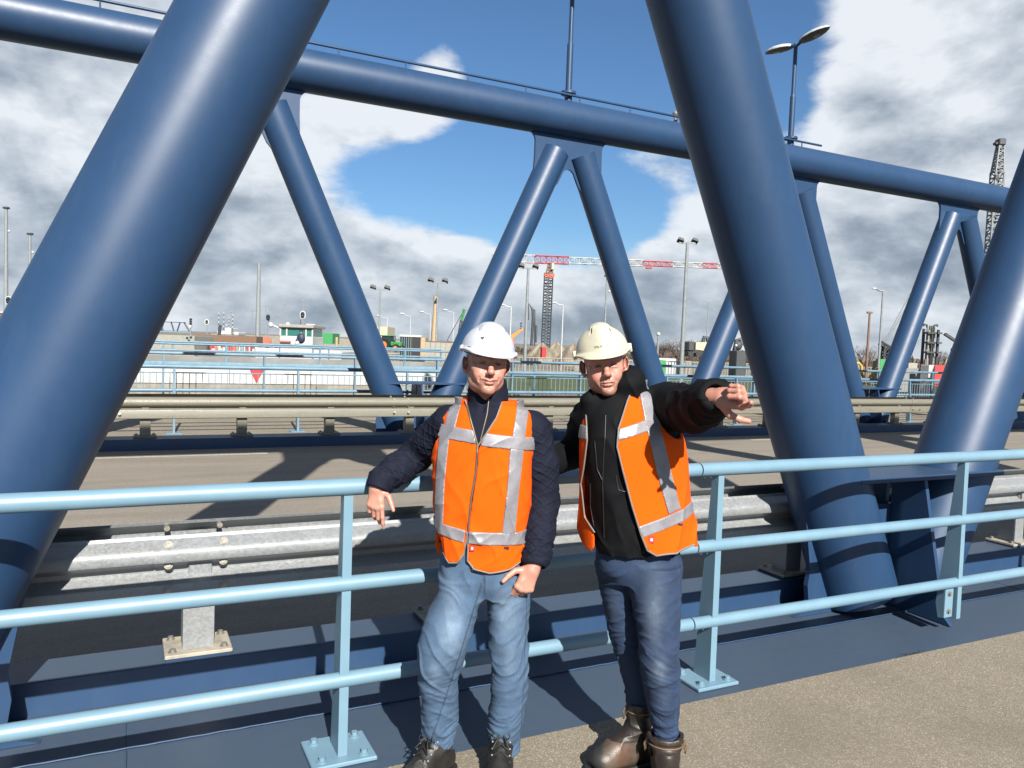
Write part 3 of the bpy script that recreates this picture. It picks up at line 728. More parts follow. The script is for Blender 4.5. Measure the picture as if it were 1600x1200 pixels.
# wheelhouse boat
d = 46; k = d/FPX; a = base(455, d, -1); t = empty('push_boat', (a[0], a[1], 0), -YAW, label='white boat wheelhouse with green-tinted windows above the railings', cat='boat')
def Z(y): return hgt(455, y, d)
def Xp(x): return (x-455)*k
MB().box(Xp(400), Xp(535), -.5, 4, -3.2, Z(545), .1).build('hull', M['white_paint'], t)
MB().box(Xp(436), Xp(487), 0, 2.6, Z(545), Z(525), .02).build('wall', M['white_paint'], t)
MB().box(Xp(436)+.06, Xp(487)-.06, .06, 2.5, Z(525), Z(512), .01).build('glazing', M['green_glass'] if 'green_glass' in M else Mx('green_glass', (.03, .14, .12), rough=.1), t)
for x in (436, 446, 476, 486): MB().box(Xp(x)-.03, Xp(x)+.05, -.002, .06, Z(525)+.002, Z(512), .0).build('window_frame', M['white_paint'], t)
MB().box(Xp(434), Xp(489), -.15, 2.8, Z(512)+.002, Z(507), .03).build('roof', M['offwhite'], t)
MB().sphere((Xp(440), 1, Z(507)), .14, 10).build('radar_dome', M['white_paint'], t)
MB().tube((Xp(436), 0, Z(514)), (Xp(424), -.1, Z(509)), .06, n=8).sphere((Xp(422), -.1, Z(509)), .16, 8).build('searchlight', M['white_paint'], t)
MB().tube((Xp(460), 1, Z(507)), (Xp(460), 1, Z(499)), .02, n=6).build('aerial', M['dark_steel'], t)
for x in (475, 482): MB().sphere((Xp(x), .6, Z(506)), .12, 8, (1.6, 1, .4)).build('radar', M['white_paint'], t)
MB().box(Xp(436), Xp(454), -.25, -.1, Z(535), Z(532.5), .01).build('bench', M['coral_red'], t)
for x0, x1 in ((497, 512), (517, 529)): MB().box(Xp(x0-5), Xp(x1), -.4, .8, Z(563), Z(545), .03).build('deckhouse', M['white_paint'], t)
for x in (424, 441, 498, 512, 521): MB().box(Xp(x), Xp(x+6), -.44, -.41, Z(552), Z(549)).build('window', M['dark_glass'], t)
MB().tube((Xp(419), -.4, Z(534)), (Xp(419), -.3, Z(534)), .24, n=16).build('life_ring', M['coral_red'], t)
# small figure on deck
t = empty('person', tuple(atD(470, 541, 42)), -YAW, label='far person in a dark blue jacket and dark cap on the boat deck', cat='person')
k2 = 42/FPX
MB().sphere((0, 0, 12*k2), 7.0*k2, 14, (.95, .6, 1.2)).sphere((-5*k2, -.05, 6*k2), 4.2*k2, 10, (.8, .7, 1.6)).build('jacket', M['navy_cloth'], t)
MB().sphere((0, 0, 21.5*k2), 2.6*k2, 12, (.9, .9, 1.15)).build('head', flatmat('far_skin', (.30, .17, .12)), t); MB().sphere((0, 0, 23.3*k2), 2.9*k2, 12, (1, 1, .55)).build('cap', M['navy_cloth'], t)
MB().sphere((-4*k2, -.22, 4.5*k2), 3.6*k2, 14).build('carried_helmet', M['white_paint'], t)
# green container, beige block, kiosk, tractor, wall
blk(497, 519, 520.5, 528, 100, 4, 'container', 'green_paint', 'green container between wheelhouse and first far tube', 'container', zb=1.3)
for x in (503, 526): 
    c = atD(x, 533, 60); t = MB().tube((c[0], c[1], G0), (c[0], c[1], c[2]+.3), .12, n=8).build('bollard', M['timber']); tag(t, 'timber mooring bollard %s the green container' % ('below' if x < 510 else 'right of'), 'bollard')
t, w, zb, zt, k = blk(576, 604, 510, 548, 80, 5, 'silo_building', 'cream_panel', 'tall cream block between the first far tube and the tractor', 'building', zb=0)
MB().box(-w/2-.05, w/2+.05, -.06, 0, zt*.52, zt*.55).build('band', M['concrete'], t)
for i in range(3): MB().box(-w/2+.4*i+.2, -w/2+.4*i+.24, -.03, 0, .3, zt-.1).build('seam', M['concrete'], t)
d = 42; k = d/FPX; a = base(609, d); a[2] = atD(609, 549, d)[2]; t = empty('tractor', tuple(a), -YAW-.3, label='green tractor with yellow wheels behind the railings', cat='tractor')
def wheel(x, y, r, w): MB().tube((x, y, r), (x, y+w, r), r, n=20).build('tyre', M['black_plastic'], t); MB().tube((x, y-.01, r), (x, y+w+.01, r), r*.55, n=16).build('rim', M['orange_paint'], t)
wheel(-.25, -.35, .34, .18); wheel(-.25, .3, .34, .18); wheel(.42, -.33, .2, .12); wheel(.42, .3, .2, .12)
MB().box(0, .60, -.14, .16, .28, .52, .04).build('bonnet', M['green_paint'], t); MB().box(-.45, .05, -.25, .3, .40, .80, .03).build('cab', M['dark_glass'], t); MB().box(-.5, .1, -.3, .35, .802, .86, .02).build('roof', M['green_paint'], t); MB().tube((.25, 0, .5), (.25, 0, .85), .025, n=8).build('exhaust', M['dark_steel'], t)
t, w, zb, zt, k = blk(642, 663, 527, 548, 50, 1.6, 'kiosk', 'timber', 'glass and timber kiosk with a white flat roof inside the first far V', 'kiosk', zb=0)
MB().box(-w/2-.80, w/2-.25, -.08, 1.7, zt+.002, zt+.13, .01).build('roof', M['white_paint'], t)
for i in range(6): MB().box(-w/2-.78+i*.14, -w/2-.75+i*.14, -.05, -.01, 0, zt).build('glazing_bar', M['mast_grey'], t)
MB().box(-w/2-.78, -w/2-.003, 0, 1.5, .0, zt).build('glazing', M['dark_glass'], t)
MB().box(-w/2+.02, w/2-.3, -.02, -.001, .05, zt-.05).build('doorway', M['black_plastic'], t)
t, w, zb, zt, k = blk(663, 735, 535, 548, 48, .3, 'concrete_wall', 'offwhite', 'pale concrete slab wall right of the kiosk', 'wall', zb=0)
for i in range(9): MB().box(-w/2+i*w/9+.005, -w/2+(i+1)*w/9-.005, -.04, -.002, 0.05, zt-.02, .005).build('slab', M['offwhite'], t)
MB().box(-w/2, w/2, -.05, .35, zt+.002, zt+.05).build('coping', M['brown_brick'], t)
# lattices
def lattice(m, p0, p1, w0, w1, n, r, skip=None):
    p0 = np.array(p0, float); p1 = np.array(p1, float); dd = p1-p0; L = np.linalg.norm(dd); dd /= L
    a = np.cross(dd, (0, 1.0, 0)); a /= np.linalg.norm(a); b = np.cross(dd, a)
    def P(t_, i): w = (w0+(w1-w0)*t_)/2; s = [(1, 1), (-1, 1), (-1, -1), (1, -1)][i % 4]; return p0+dd*L*t_+a*w*s[0]+b*w*s[1]
    for i in range(4): m.tube(P(0, i), P(1, i), r, n=5, caps=False)
    for j in range(n):
        for i in range(4):
            t0, t1 = j/n, (j+1)/n
            if (i+j) % 2: m.tube(P(t0, i), P(t1, i+1), r*.6, n=4, caps=False)
            else: m.tube(P(t0, i+1), P(t1, i), r*.6, n=4, caps=False)
            m.tube(P(t0, i), P(t0, i+1), r*.6, n=4, caps=False)
    return m
d = 200; k = d/FPX; a = base(852, d); t = empty('tower_crane', tuple(a), -YAW, label='red and white tower crane with a long horizontal jib', cat='tower crane')
def Z(y): return hgt(852, y, d)-G0
lattice(MB(), (0, 0, 0), (.5*k, 0, Z(434)), 13*k, 13*k, 26, .13).build('mast', M['dark_steel'], t)
lattice(MB(), (.5*k, 0, Z(434)), (1.5*k, 0, Z(428)), 13*k, 14*k, 2, .2).build('slewing_ring', M['coral_red'], t)
lattice(MB(), (1.5*k, 0, Z(428)), (2*k, 0, Z(413)), 10*k, 5*k, 3, .18).build('tower_head', M['brown_brick'], t)
MB().box(4*k, 8*k, -1.2, 1.2, Z(422), Z(412), .05).build('cab', M['cream_panel'], t)
for x0, x1, mt in ((-88, -22, 'white_paint'), (-22, 31, 'crane_red'), (31, 88, 'white_paint'), (88, 146, 'white_paint'), (146, 192, 'crane_red'), (192, 238, 'white_paint'), (238, 262, 'crane_red'), (262, 300, 'white_paint')):
    h0 = 11 if x0 < 30 else (9 if x0 < 140 else 7)
    lattice(MB(), (x0*k, 0, Z(406.5)), (x1*k, 0, Z(406.5)), h0*k, h0*k, max(3, int((x1-x0)/8)), .11).build('jib_section', M[mt], t)
MB().box(-88*k, -80*k, -1, 1, Z(415), Z(401), .1).build('counterweight', M['concrete'], t); MB().box(151*k, 160*k, -.6, .6, Z(414.5), Z(412), .05).build('trolley', M['crane_red'], t)
d = 110; k = d/FPX; a = base(716, d); t = empty('crawler_crane', tuple(a), -YAW, label='thin dark lattice crane boom leaning right with a green tip, inside the first far V', cat='crane')
def Z(y, x=716): return hgt(x, y, d)-G0
lattice(MB(), (-5*k, 0, .3), (3*k, 0, Z(500)), 3*k, 3*k, 10, .06).build('boom', M['dark_steel'], t); lattice(MB(), (3*k, 0, Z(500)), (7*k, 0, Z(483)), 3*k, 3.4*k, 5, .06).build('boom_tip', M['green_paint'], t)
MB().tube((-5*k, 0, 1), (-18*k, 0, Z(500)*.45), .05, n=5).tube((-18*k, 0, Z(500)*.45), (7*k, 0, Z(483)), .05, n=5).build('stay_cable', M['dark_steel'], t)
MB().box(-10*k, 3*k, -1.2, 1.2, 0, 1.6, .1).build('body', M['dark_steel'], t)
# concrete pump booms and excavator left of the tower crane
d = 85; k = d/FPX; a = base(826, d); t = empty('pump_truck', tuple(a), -YAW, label='folded grey concrete-pump boom standing left of the tower crane', cat='pump boom')
def Z(y, x=826): return hgt(x, y, d)-G0
for P, r in (([(-7, 524), (-6, 490), (-4, 474), (3, 484), (4, 500), (3, 540)], .16), ([(3, 484), (6, 484), (7, 507), (8, 540)], .10), ([(-4, 474), (-3, 500)], .08), ([(7, 507), (10, 509), (10, 535)], .12)):
    MB().path([(x*k, 0, Z(y)) for x, y in P], r, 6).build('boom_segment', M['dark_steel'], t)
MB().box(-8*k, 14*k, -1, 1, 0, .9, .1).build('body', M['dark_steel'], t)
d = 75; k = d/FPX; a = base(800, d); t = empty('excavator', tuple(a), -YAW, label='yellow excavator arm rising behind the white helmet', cat='excavator')
def Z(y, x=800): return hgt(x, y, d)-G0
MB().prism([(-6*k, Z(527)), (-4*k, Z(524)), (14*k, Z(512)), (15*k, Z(515)), (-2*k, Z(530))], (0, 0, 0), (1, 0, 0), (0, 0, 1), .4).build('arm', M['orange_paint'], t)
for i in range(3): MB().tube((13*k, 0, Z(512-i*4)), (10*k, 0, Z(514-i*4)), .08, n=6).build('hose', M['dark_steel'], t)
MB().box(-9*k, 2*k, -1, 1, .5, Z(530), .1).build('cab', M['coral_red'], t); MB().box(-10*k, 6*k, -1.2, 1.2, 0, .5, .1).build('track', M['dark_steel'], t)
# sand heaps
def heap(px, w, pyt, d, label):
    a = base(px, d); k = d/FPX; H = hgt(px, pyt, d)-G0; R = w*k/2; vs = []; n = 40; mrings = 14; rg = random.Random(int(px))
    ph = [rg.uniform(0, 6) for _ in range(6)]
    for i in range(mrings+1):
        for j in range(n):
            th = 2*pi*j/n; rr_ = i/mrings; bump_ = 1+.10*sin(3*th+ph[0])+.06*sin(7*th+ph[1])
            vs.append((R*rr_*bump_*cos(th), R*rr_*bump_*sin(th)*.8, H*max(0, 1.10*(1.18-sqrt(rr_*rr_+.04))/1.08 if rr_ < 1 else 0)*(1+.05*sin(5*th+ph[2]+3*rr_))))
    o = MB().add(vs, [(i*n+j, (i+1)*n+j, (i+1)*n+(j+1) % n, i*n+(j+1) % n) for i in range(mrings) for j in range(n)], True).build('sand_heap', M['sand']); o.location = tuple(a); tag(o, label, 'sand heap', 'sand heaps behind the fence')
heap(845, 64, 537, 90, 'sand heap at the foot of the tower crane mast'); heap(868, 66, 536, 94, 'sand heap just right of the tower crane mast'); heap(896, 70, 538, 88, 'sand heap touching the yellowed helmet'); heap(1478, 40, 560, 70, 'small sand heap by the red containers at right')
tag(MB().box(*(lambda c: (c[0]-.19, c[0]+.19, c[1]-.15, c[1]+.15, c[2]-.6, c[2]+.28))(atD(849, 548, 62))).build('cabinet', M['red_paint']), 'upright red cabinet beside the fence below the sand heaps', 'cabinet')
# fence panels, containers and gear in the yard (each a thing)
rg = random.Random(11)
yard = [(905, 14, 549, 70, 'concrete', 'pale site barrier behind the yellowed helmet'), (1042, 26, 560, 70, 'white_paint', 'white site barrier below the bare trees'), (1034, 12, 563, 62, 'green_paint', 'green site barrier by the globe post'), (1070, 18, 564, 66, 'concrete', 'grey concrete block below the truck'), (1158, 10, 566, 52, 'coral_red', 'red and white marker board beside the dark machine'), (1331, 20, 566, 62, 'concrete', 'grey block behind the third far tube'), (1378, 10, 561, 60, 'green_paint', 'green cabin between the curved lamp and the fourth far tube'), (1425, 14, 567, 80, 'offwhite', 'pale shed left of the drilling silos'), (1480, 60, 571, 60, 'red_paint', 'long row of red containers at right'), (1395, 40, 565, 70, 'brown_brick', 'rust-brown stack behind the fourth far tube')]
for px, w, py, d, mt, lab in yard:
    kd = next(k_ for w_, k_ in (('barrier', 'site barrier'), ('concrete block', 'concrete block'), ('marker', 'marker board'), ('grey block', 'concrete block'), ('cabin', 'cabin'), ('shed', 'shed'), ('containers', 'container row'), ('stack', 'material stack')) if w_ in lab)
    blk(px-w/2, px+w/2, py, 580, d, rg.uniform(.5, 2), kd.replace(' ', '_'), mt, lab, kd, zb=0)
t = None
# truck
d = 62; k = d/FPX; a = base(1085, d); t = empty('dump_truck', tuple(a), -YAW, label='dark truck with a cream tipper body between mast and far tube', cat='truck')
def Z(y, x=1085): return hgt(x, y, d)-G0
MB().prism([(-5*k, Z(546)), (14*k, Z(548)), (17*k, Z(540)), (14*k, Z(534)), (-5*k, Z(535))], (0, 0, 0), (1, 0, 0), (0, 0, 1), 2.0).build('tipper_body', M['cream_panel'], t)
MB().box(-17*k, -6*k, -1, 1, Z(549), Z(534), .1).build('cab', M['dark_steel'], t); MB().box(-17*k, 14*k, -.9, .9, Z(552), Z(549), .05).build('chassis', M['dark_steel'], t)
for x in (-12, 0, 8): MB().tube((x*k, -1.05, Z(553)), (x*k, 1.05, Z(553)), 4.2*k, n=16).build('wheel', M['black_plastic'], t)
MB().path([(10*k, 0, Z(534)), (12*k, 0, Z(526)), (17*k, 0, Z(527)), (18*k, 0, Z(533))], .15, 6).build('crane_arm', M['dark_steel'], t)
# dark grab machine left of middle tube
d = 50; k = d/FPX; a = base(1150, d); t = empty('grab_machine', tuple(a), -YAW, label='black grab machine with a round white lamp left of the big middle tube', cat='machine')
def Z(y, x=1150): return hgt(x, y, d)-G0
MB().sphere((0, 0, Z(540)), 8*k, 10, (.8, .6, 1)).build('body', M['dark_steel'], t); MB().path([(-6*k, 0, Z(550)), (-3*k, 0, Z(532)), (3*k, 0, Z(529)), (6*k, 0, Z(540))], .14, 6).build('arm', M['dark_steel'], t); MB().sphere((-6*k, -.4, Z(540)), 2.2*k, 10).build('lamp', M['white_paint'], t)
MB().box(-8*k, 8*k, -.8, .8, 0, Z(548), .05).build('chassis', M['dark_steel'], t)
# boom crane by the fourth far tube
d = 90; k = d/FPX; a = base(1380, d); t = empty('mobile_crane', tuple(a), -YAW, label='mobile crane with two thin boom lines leaning towards the fourth far tube', cat='crane')
def Z(y, x=1380): return hgt(x, y, d)-G0
MB().tube((-2*k, 0, Z(535)), (34*k, 0, Z(458)), .07, n=5).build('boom', M['mast_grey'], t); MB().tube((2*k, 0, Z(533)), (38*k, 0, Z(460)), .07, n=5).build('boom', M['mast_grey'], t)
lattice(MB(), (-8*k, 0, Z(536)), (8*k, 0, Z(545)), 5*k, 5*k, 4, .12).build('gantry', M['dark_steel'], t); lattice(MB(), (0, 0, 0), (2*k, 0, Z(540)), 10*k, 8*k, 4, .12).build('frame', M['dark_steel'], t)
MB().box(-10*k, 12*k, -1.5, 1.5, 0, 1.2, .1).build('body', M['dark_steel'], t)
# drilling silos
d = 70; k = d/FPX; t = empty('drilling_rig', tuple(base(1448, d)), -YAW, label='cluster of tall grey drilling pipes right of the fourth far tube', cat='drilling rig')
def Z(y, x=1448): return hgt(x, y, d)-G0
for i, (x, y0, r, mt) in enumerate(((-10, 514, 2.2, 'dark_steel'), (-5, 511, 1.6, 'mast_grey'), (-1, 509, 2.6, 'concrete'), (4, 511, 1.6, 'mast_grey'), (9, 515, 2.2, 'dark_steel'), (1, 512, 1.4, 'offwhite'), (-7.5, 516, 1.2, 'offwhite'))):
    MB().tube((x*k, -.1*i, 0), (x*k, -.1*i, Z(y0)), r*k, n=12).build('pipe', M[mt], t)
for s in (-1, 1): MB().path([(s*5*k, 0, Z(512)), (s*6*k, 0, Z(508)), (s*10*k, 0, Z(507)), (s*11*k, 0, Z(510))], .08, 6).build('hose', M['black_plastic'], t)
for y in (520, 535, 550): MB().box(-11*k, 11*k, -.9, .1, Z(y)-.1, Z(y)+.05).build('clamp', M['dark_steel'], t)
d = 60; k = d/FPX; t = empty('excavator', tuple(base(1490, d)), -YAW, label='dark excavator arm reaching left beside the right foreground tube', cat='excavator')
def Z(y, x=1490): return hgt(x, y, d)-G0
MB().prism([(-21*k, Z(524)), (-18*k, Z(521)), (8*k, Z(537)), (8*k, Z(541)), (-17*k, Z(526))], (0, 0, 0), (1, 0, 0), (0, 0, 1), .3).build('arm', M['dark_steel'], t); MB().box(0, 26*k, -1, 1, 0, Z(541), .2).build('body', M['dark_steel'], t)
# tall lattice tower at right
d = 95; k = d/FPX; a = base(1537, d); t = empty('lattice_tower', tuple(a), -YAW, label='tall grey lattice piling tower behind the far truss at right', cat='lattice tower')
def Z(y, x=1537): return hgt(x, y, d)-G0
lattice(MB(), (-2*k, 0, 0), (-1*k, 0, Z(272)), 13*k, 13*k, 34, .13).build('tower', M['mast_grey'], t); lattice(MB(), (-1*k, 0, Z(272)), (1*k, 0, Z(230)), 12*k, 7*k, 8, .12).build('tower_top', M['mast_grey'], t)
MB().box(-5*k, 6*k, -.5, .5, Z(232), Z(222), .1).box(-9*k, -3*k, -.3, .3, Z(231), Z(227), .05).build('head_gear', M['dark_steel'], t)
for y in (285, 300, 318): MB().box(-9*k, -3*k, -.7, -.4, Z(y), Z(y-7), .05).build('attachment', M['dark_steel'], t)
# ---- bare trees: trunk with limbs and a haze of twigs, one object per tree
M['twig'] = flatmat('bare_twigs', (.085, .06, .045), .9); M['bark'] = flatmat('bark', (.06, .045, .035), .9)
def bare_tree(px, pyt, d, w, label, group, seed):
    rg = random.Random(seed); a = base(px, d); k = d/FPX; H = hgt(px, pyt, d)-G0; Wd = w*k/2
    t = empty('bare_tree', tuple(a), label=label, cat='tree', group=group)
    m = MB().tube((0, 0, 0), (0, 0, H*.5), .16, .08, n=7)
    for i in range(7):
        an = rg.uniform(0, 6.28); z0 = H*rg.uniform(.2, .5); m.tube((0, 0, z0), (Wd*.7*cos(an), Wd*.5*sin(an), H*rg.uniform(.6, .9)), .06, .015, n=5)
    m.build('trunk', M['bark'], t)
    vs = []; fs = []
    for i in range(900):
        u = rg.random()**.5; an = rg.uniform(0, 6.28); el_ = rg.uniform(-.4, 1.0)
        c = np.array([Wd*u*cos(an)*sqrt(max(0, 1-el_*el_*.8)), Wd*u*sin(an)*.7, H*.58+H*.42*el_*u*rg.uniform(.6, 1)])
        if rg.random() < .25: continue
        L = rg.uniform(.2, .6); dd = np.array([rg.uniform(-1, 1), rg.uniform(-.6, .6), rg.uniform(.1, 1.2)]); dd = dd/np.linalg.norm(dd)*L
        s = np.array([rg.uniform(-1, 1), rg.uniform(-1, 1), 0])*.022; o = len(vs)
        vs += [c-s, c+s, c+dd]; fs.append((o, o+1, o+2))
    MB().add(vs, fs).build('crown', M['twig'], t)
i = 0
for px, pyt, w in ((1022, 533, 26), (1036, 529, 28), (1050, 526, 30), (1066, 525, 32), (1082, 527, 30), (1096, 530, 26), (1112, 532, 24), (1344, 536, 26), (1358, 538, 22), (1390, 541, 24), (1465, 545, 28), (1478, 548, 30), (1500, 546, 34), (1545, 552, 36)):
    i += 1
    side = 'middle' if px < 1200 else 'right'
    where = ['just left of the white globe post', 'just right of the white globe post', 'midway between the globe post and the tallest floodlight mast', 'right behind the tallest floodlight mast', 'behind the cab of the dark truck', 'behind the cream tipper body of the truck', 'rightmost of the middle group, beside the big middle tube', 'left of the rust-coloured pole', 'right of the rust-coloured pole', 'behind the mobile crane with two boom lines', 'right of the tall drilling pipes', 'below the tip of the dark excavator arm', 'behind the body of the dark excavator', 'farthest right, beyond the right foreground tube'][i-1]
    bare_tree(px, pyt, 120, w*1.3, 'bare brown far tree ' + where, 'bare trees on the horizon, ' + side, i)
# low far shrubs line as one mass
vs = []; fs = []; rg = random.Random(9)
for i in range(7000):
    px = rg.choice([rg.uniform(1000, 1200), rg.uniform(1300, 1600), rg.uniform(700, 1000)]); d = rg.uniform(150, 190); c = base(px, d); h = rg.random()**1.5*(1.3 if px > 1000 else .7)*(1+.7*sin(px*.05)); L = .3
    c[2] = G0+h; o = len(vs); s = np.array([rg.uniform(-1, 1), rg.uniform(-1, 1), rg.uniform(-.4, .4)])*L
    vs += [c-s, c+s, c+np.array([rg.uniform(-.3, .3), 0, rg.uniform(.4, 1.1)])]; fs.append((o, o+1, o+2))
MB().add(vs, fs).build('far_scrub', M['twig'], kind='stuff')
# ================================================================ PEOPLE: sculpted from smooth distance fields
def catmull(xs, Y, n=8):
    """densify rows Y (k x m) given increasing xs"""
    xs = np.array(xs, float); Y = np.array(Y, float); ox = []; oy = []
    for i in range(len(xs)-1):
        p0 = Y[max(i-1, 0)]; p1 = Y[i]; p2 = Y[i+1]; p3 = Y[min(i+2, len(xs)-1)]
        x0 = xs[max(i-1, 0)]; x3 = xs[min(i+2, len(xs)-1)]; h = xs[i+1]-xs[i]
        m1 = (p2-p0)/max(xs[i+1]-x0, 1e-9)*h; m2 = (p3-p1)/max(x3-xs[i], 1e-9)*h
        for s in np.arange(n)/n:
            ox.append(xs[i]+s*h); oy.append((2*s**3-3*s**2+1)*p1+(s**3-2*s**2+s)*m1+(-2*s**3+3*s**2)*p2+(s**3-s**2)*m2)
    ox.append(xs[-1]); oy.append(Y[-1]); return np.array(ox), np.array(oy)
def _hash(i, j, k):
    n = (i*374761393 + j*668265263 + k*2147483647 + 1274126177).astype(np.int64) & 0x7fffffff
    n = ((n ^ (n >> 13))*1103515245 + 12345) & 0x7fffffff
    n = ((n ^ (n >> 16))*69069 + 1) & 0x7fffffff
    return n.astype(np.float32)/float(0x7fffffff)
def vnoise(P, sc=1.0, off=0.0):
    Q = P*sc+off; I = np.floor(Q).astype(np.int64); F_ = Q-I; F_ = F_*F_*(3-2*F_); i, j, k = I.T; r = 0
    for a in (0, 1):
        wa = F_[:, 0] if a else 1-F_[:, 0]
        for b in (0, 1):
            wb = F_[:, 1] if b else 1-F_[:, 1]
            for c in (0, 1):
                r = r + wa*wb*(F_[:, 2] if c else 1-F_[:, 2])*_hash(i+a, j+b, k+c)
    return r
def smin(a, b, k):
    if k <= 0: return np.minimum(a, b)
    h = np.maximum(k-np.abs(a-b), 0)/k; return np.minimum(a, b)-h*h*k*.25
class Field:
    def __init__(s, disp=None): s.p = []; s.disp = disp; s.post = []
    def cap(s, a, b, ra, rb=None, k=.01, op='u', flat=None):
        rb = ra if rb is None else rb; a = np.array(a, float); b = np.array(b, float); d = b-a; L2 = max(d@d, 1e-12)
        def f(P):
            t = np.clip(((P-a)@d)/L2, 0, 1); return np.linalg.norm(P-a-t[:, None]*d, axis=1)-(ra+(rb-ra)*t)
        s.p.append((f, (a+b)/2, sqrt(L2)/2+max(ra, rb), op, k)); return s
    def chain(s, pts, rs, k=.01, kj=None, op='u'):
        for i in range(len(pts)-1): s.cap(pts[i], pts[i+1], rs[i], rs[i+1], k, op)
        return s
    def ell(s, c, r, rot=None, k=.01, op='u'):
        c = np.array(c, float); r = np.array(r, float); 
        def f(P):
            q = P-c
            if rot is not None: q = q@rot
            k0 = np.linalg.norm(q/r, axis=1); k1 = np.linalg.norm(q/(r*r), axis=1)+1e-9; return k0*(k0-1)/k1
        s.p.append((f, c, max(r), op, k)); return s
    def box(s, c, h, rot=None, rad=.003, k=0.0, op='u'):
        c = np.array(c, float); h = np.array(h, float)
        def f(P):
            q = P-c
            if rot is not None: q = q@rot
            q = np.abs(q)-h+rad; return np.linalg.norm(np.maximum(q, 0), axis=1)+np.minimum(q.max(axis=1), 0)-rad
        s.p.append((f, c, float(np.linalg.norm(h)), op, k)); return s
    def loft(s, secs, k=.02, op='u', n=2.3, off=0.0, cap=True, exz=0.0):
        """secs: (z, cx, cy, a, b, twist)"""
        secs = sorted(secs, key=lambda q: q[0]); z, Y = catmull([q[0] for q in secs], [q[1:] for q in secs])
        z0, z1 = z[0]-exz, z[-1]+exz
        def f(P):
            zz = P[:, 2]; cx, cy, a, b, tw = [np.interp(zz, z, Y[:, i]) for i in range(5)]
            u = P[:, 0]-cx; v = P[:, 1]-cy; c, s_ = np.cos(tw), np.sin(tw); uu = c*u+s_*v; vv = -s_*u+c*v
            a = a+off; b = b+off
            au, av = np.abs(uu)/a+1e-6, np.abs(vv)/b+1e-6
            rho = (au**n+av**n)**(1/n)
            # distance along the ray to the centre
            d = (rho-1)*np.hypot(uu, vv)/np.maximum(rho, 1e-4); d = np.where(rho < .3, -np.minimum(a, b)*.7, d)
            if cap: d = np.maximum(d, np.maximum(zz-z1, z0-zz))
            return d
        c = np.array([Y[:, 0].mean(), Y[:, 1].mean(), (z0+z1)/2]); R = sqrt(((z1-z0)/2)**2+(np.abs(Y[:, 0]-c[0]).max()+Y[:, 2].max()+off)**2+(np.abs(Y[:, 1]-c[1]).max()+Y[:, 3].max())**2)
        s.p.append((f, c, R, op, k)); return s
    def fn(s, f, c, R, op='u', k=0.0): s.p.append((f, np.array(c, float), R, op, k)); return s
    def __call__(s, P):
        d = np.full(len(P), 1e3)
        for f, c, R, op, k in s.p:
            lb = np.linalg.norm(P-c, axis=1)-R
            if op == 'u':
                m = lb < d+k
                # far points only need the bound
                if not m.any(): continue
                far = m & (lb > .12); near = m & ~far
                d[far] = np.minimum(d[far], lb[far]+.0)
                if near.any(): d[near] = smin(d[near], f(P[near]), k)
            else:
                m = lb < k-d
                m &= d < .2
                if m.any(): d[m] = -smin(-d[m], f(P[m]), k)
        if s.disp is not None:
            m = np.abs(d) < .05
            if m.any(): d[m] += s.disp(P[m])*sstep(-np.abs(d[m]), -.05, -.03)
        return d
def cut(F, q, d, R=.11, k=.003):
    q = np.array(q, float); d = unit(d)
    F.fn(lambda P: np.maximum(-((P-q)@d), np.linalg.norm(P-q, axis=1)-R), q, R, 's', k)
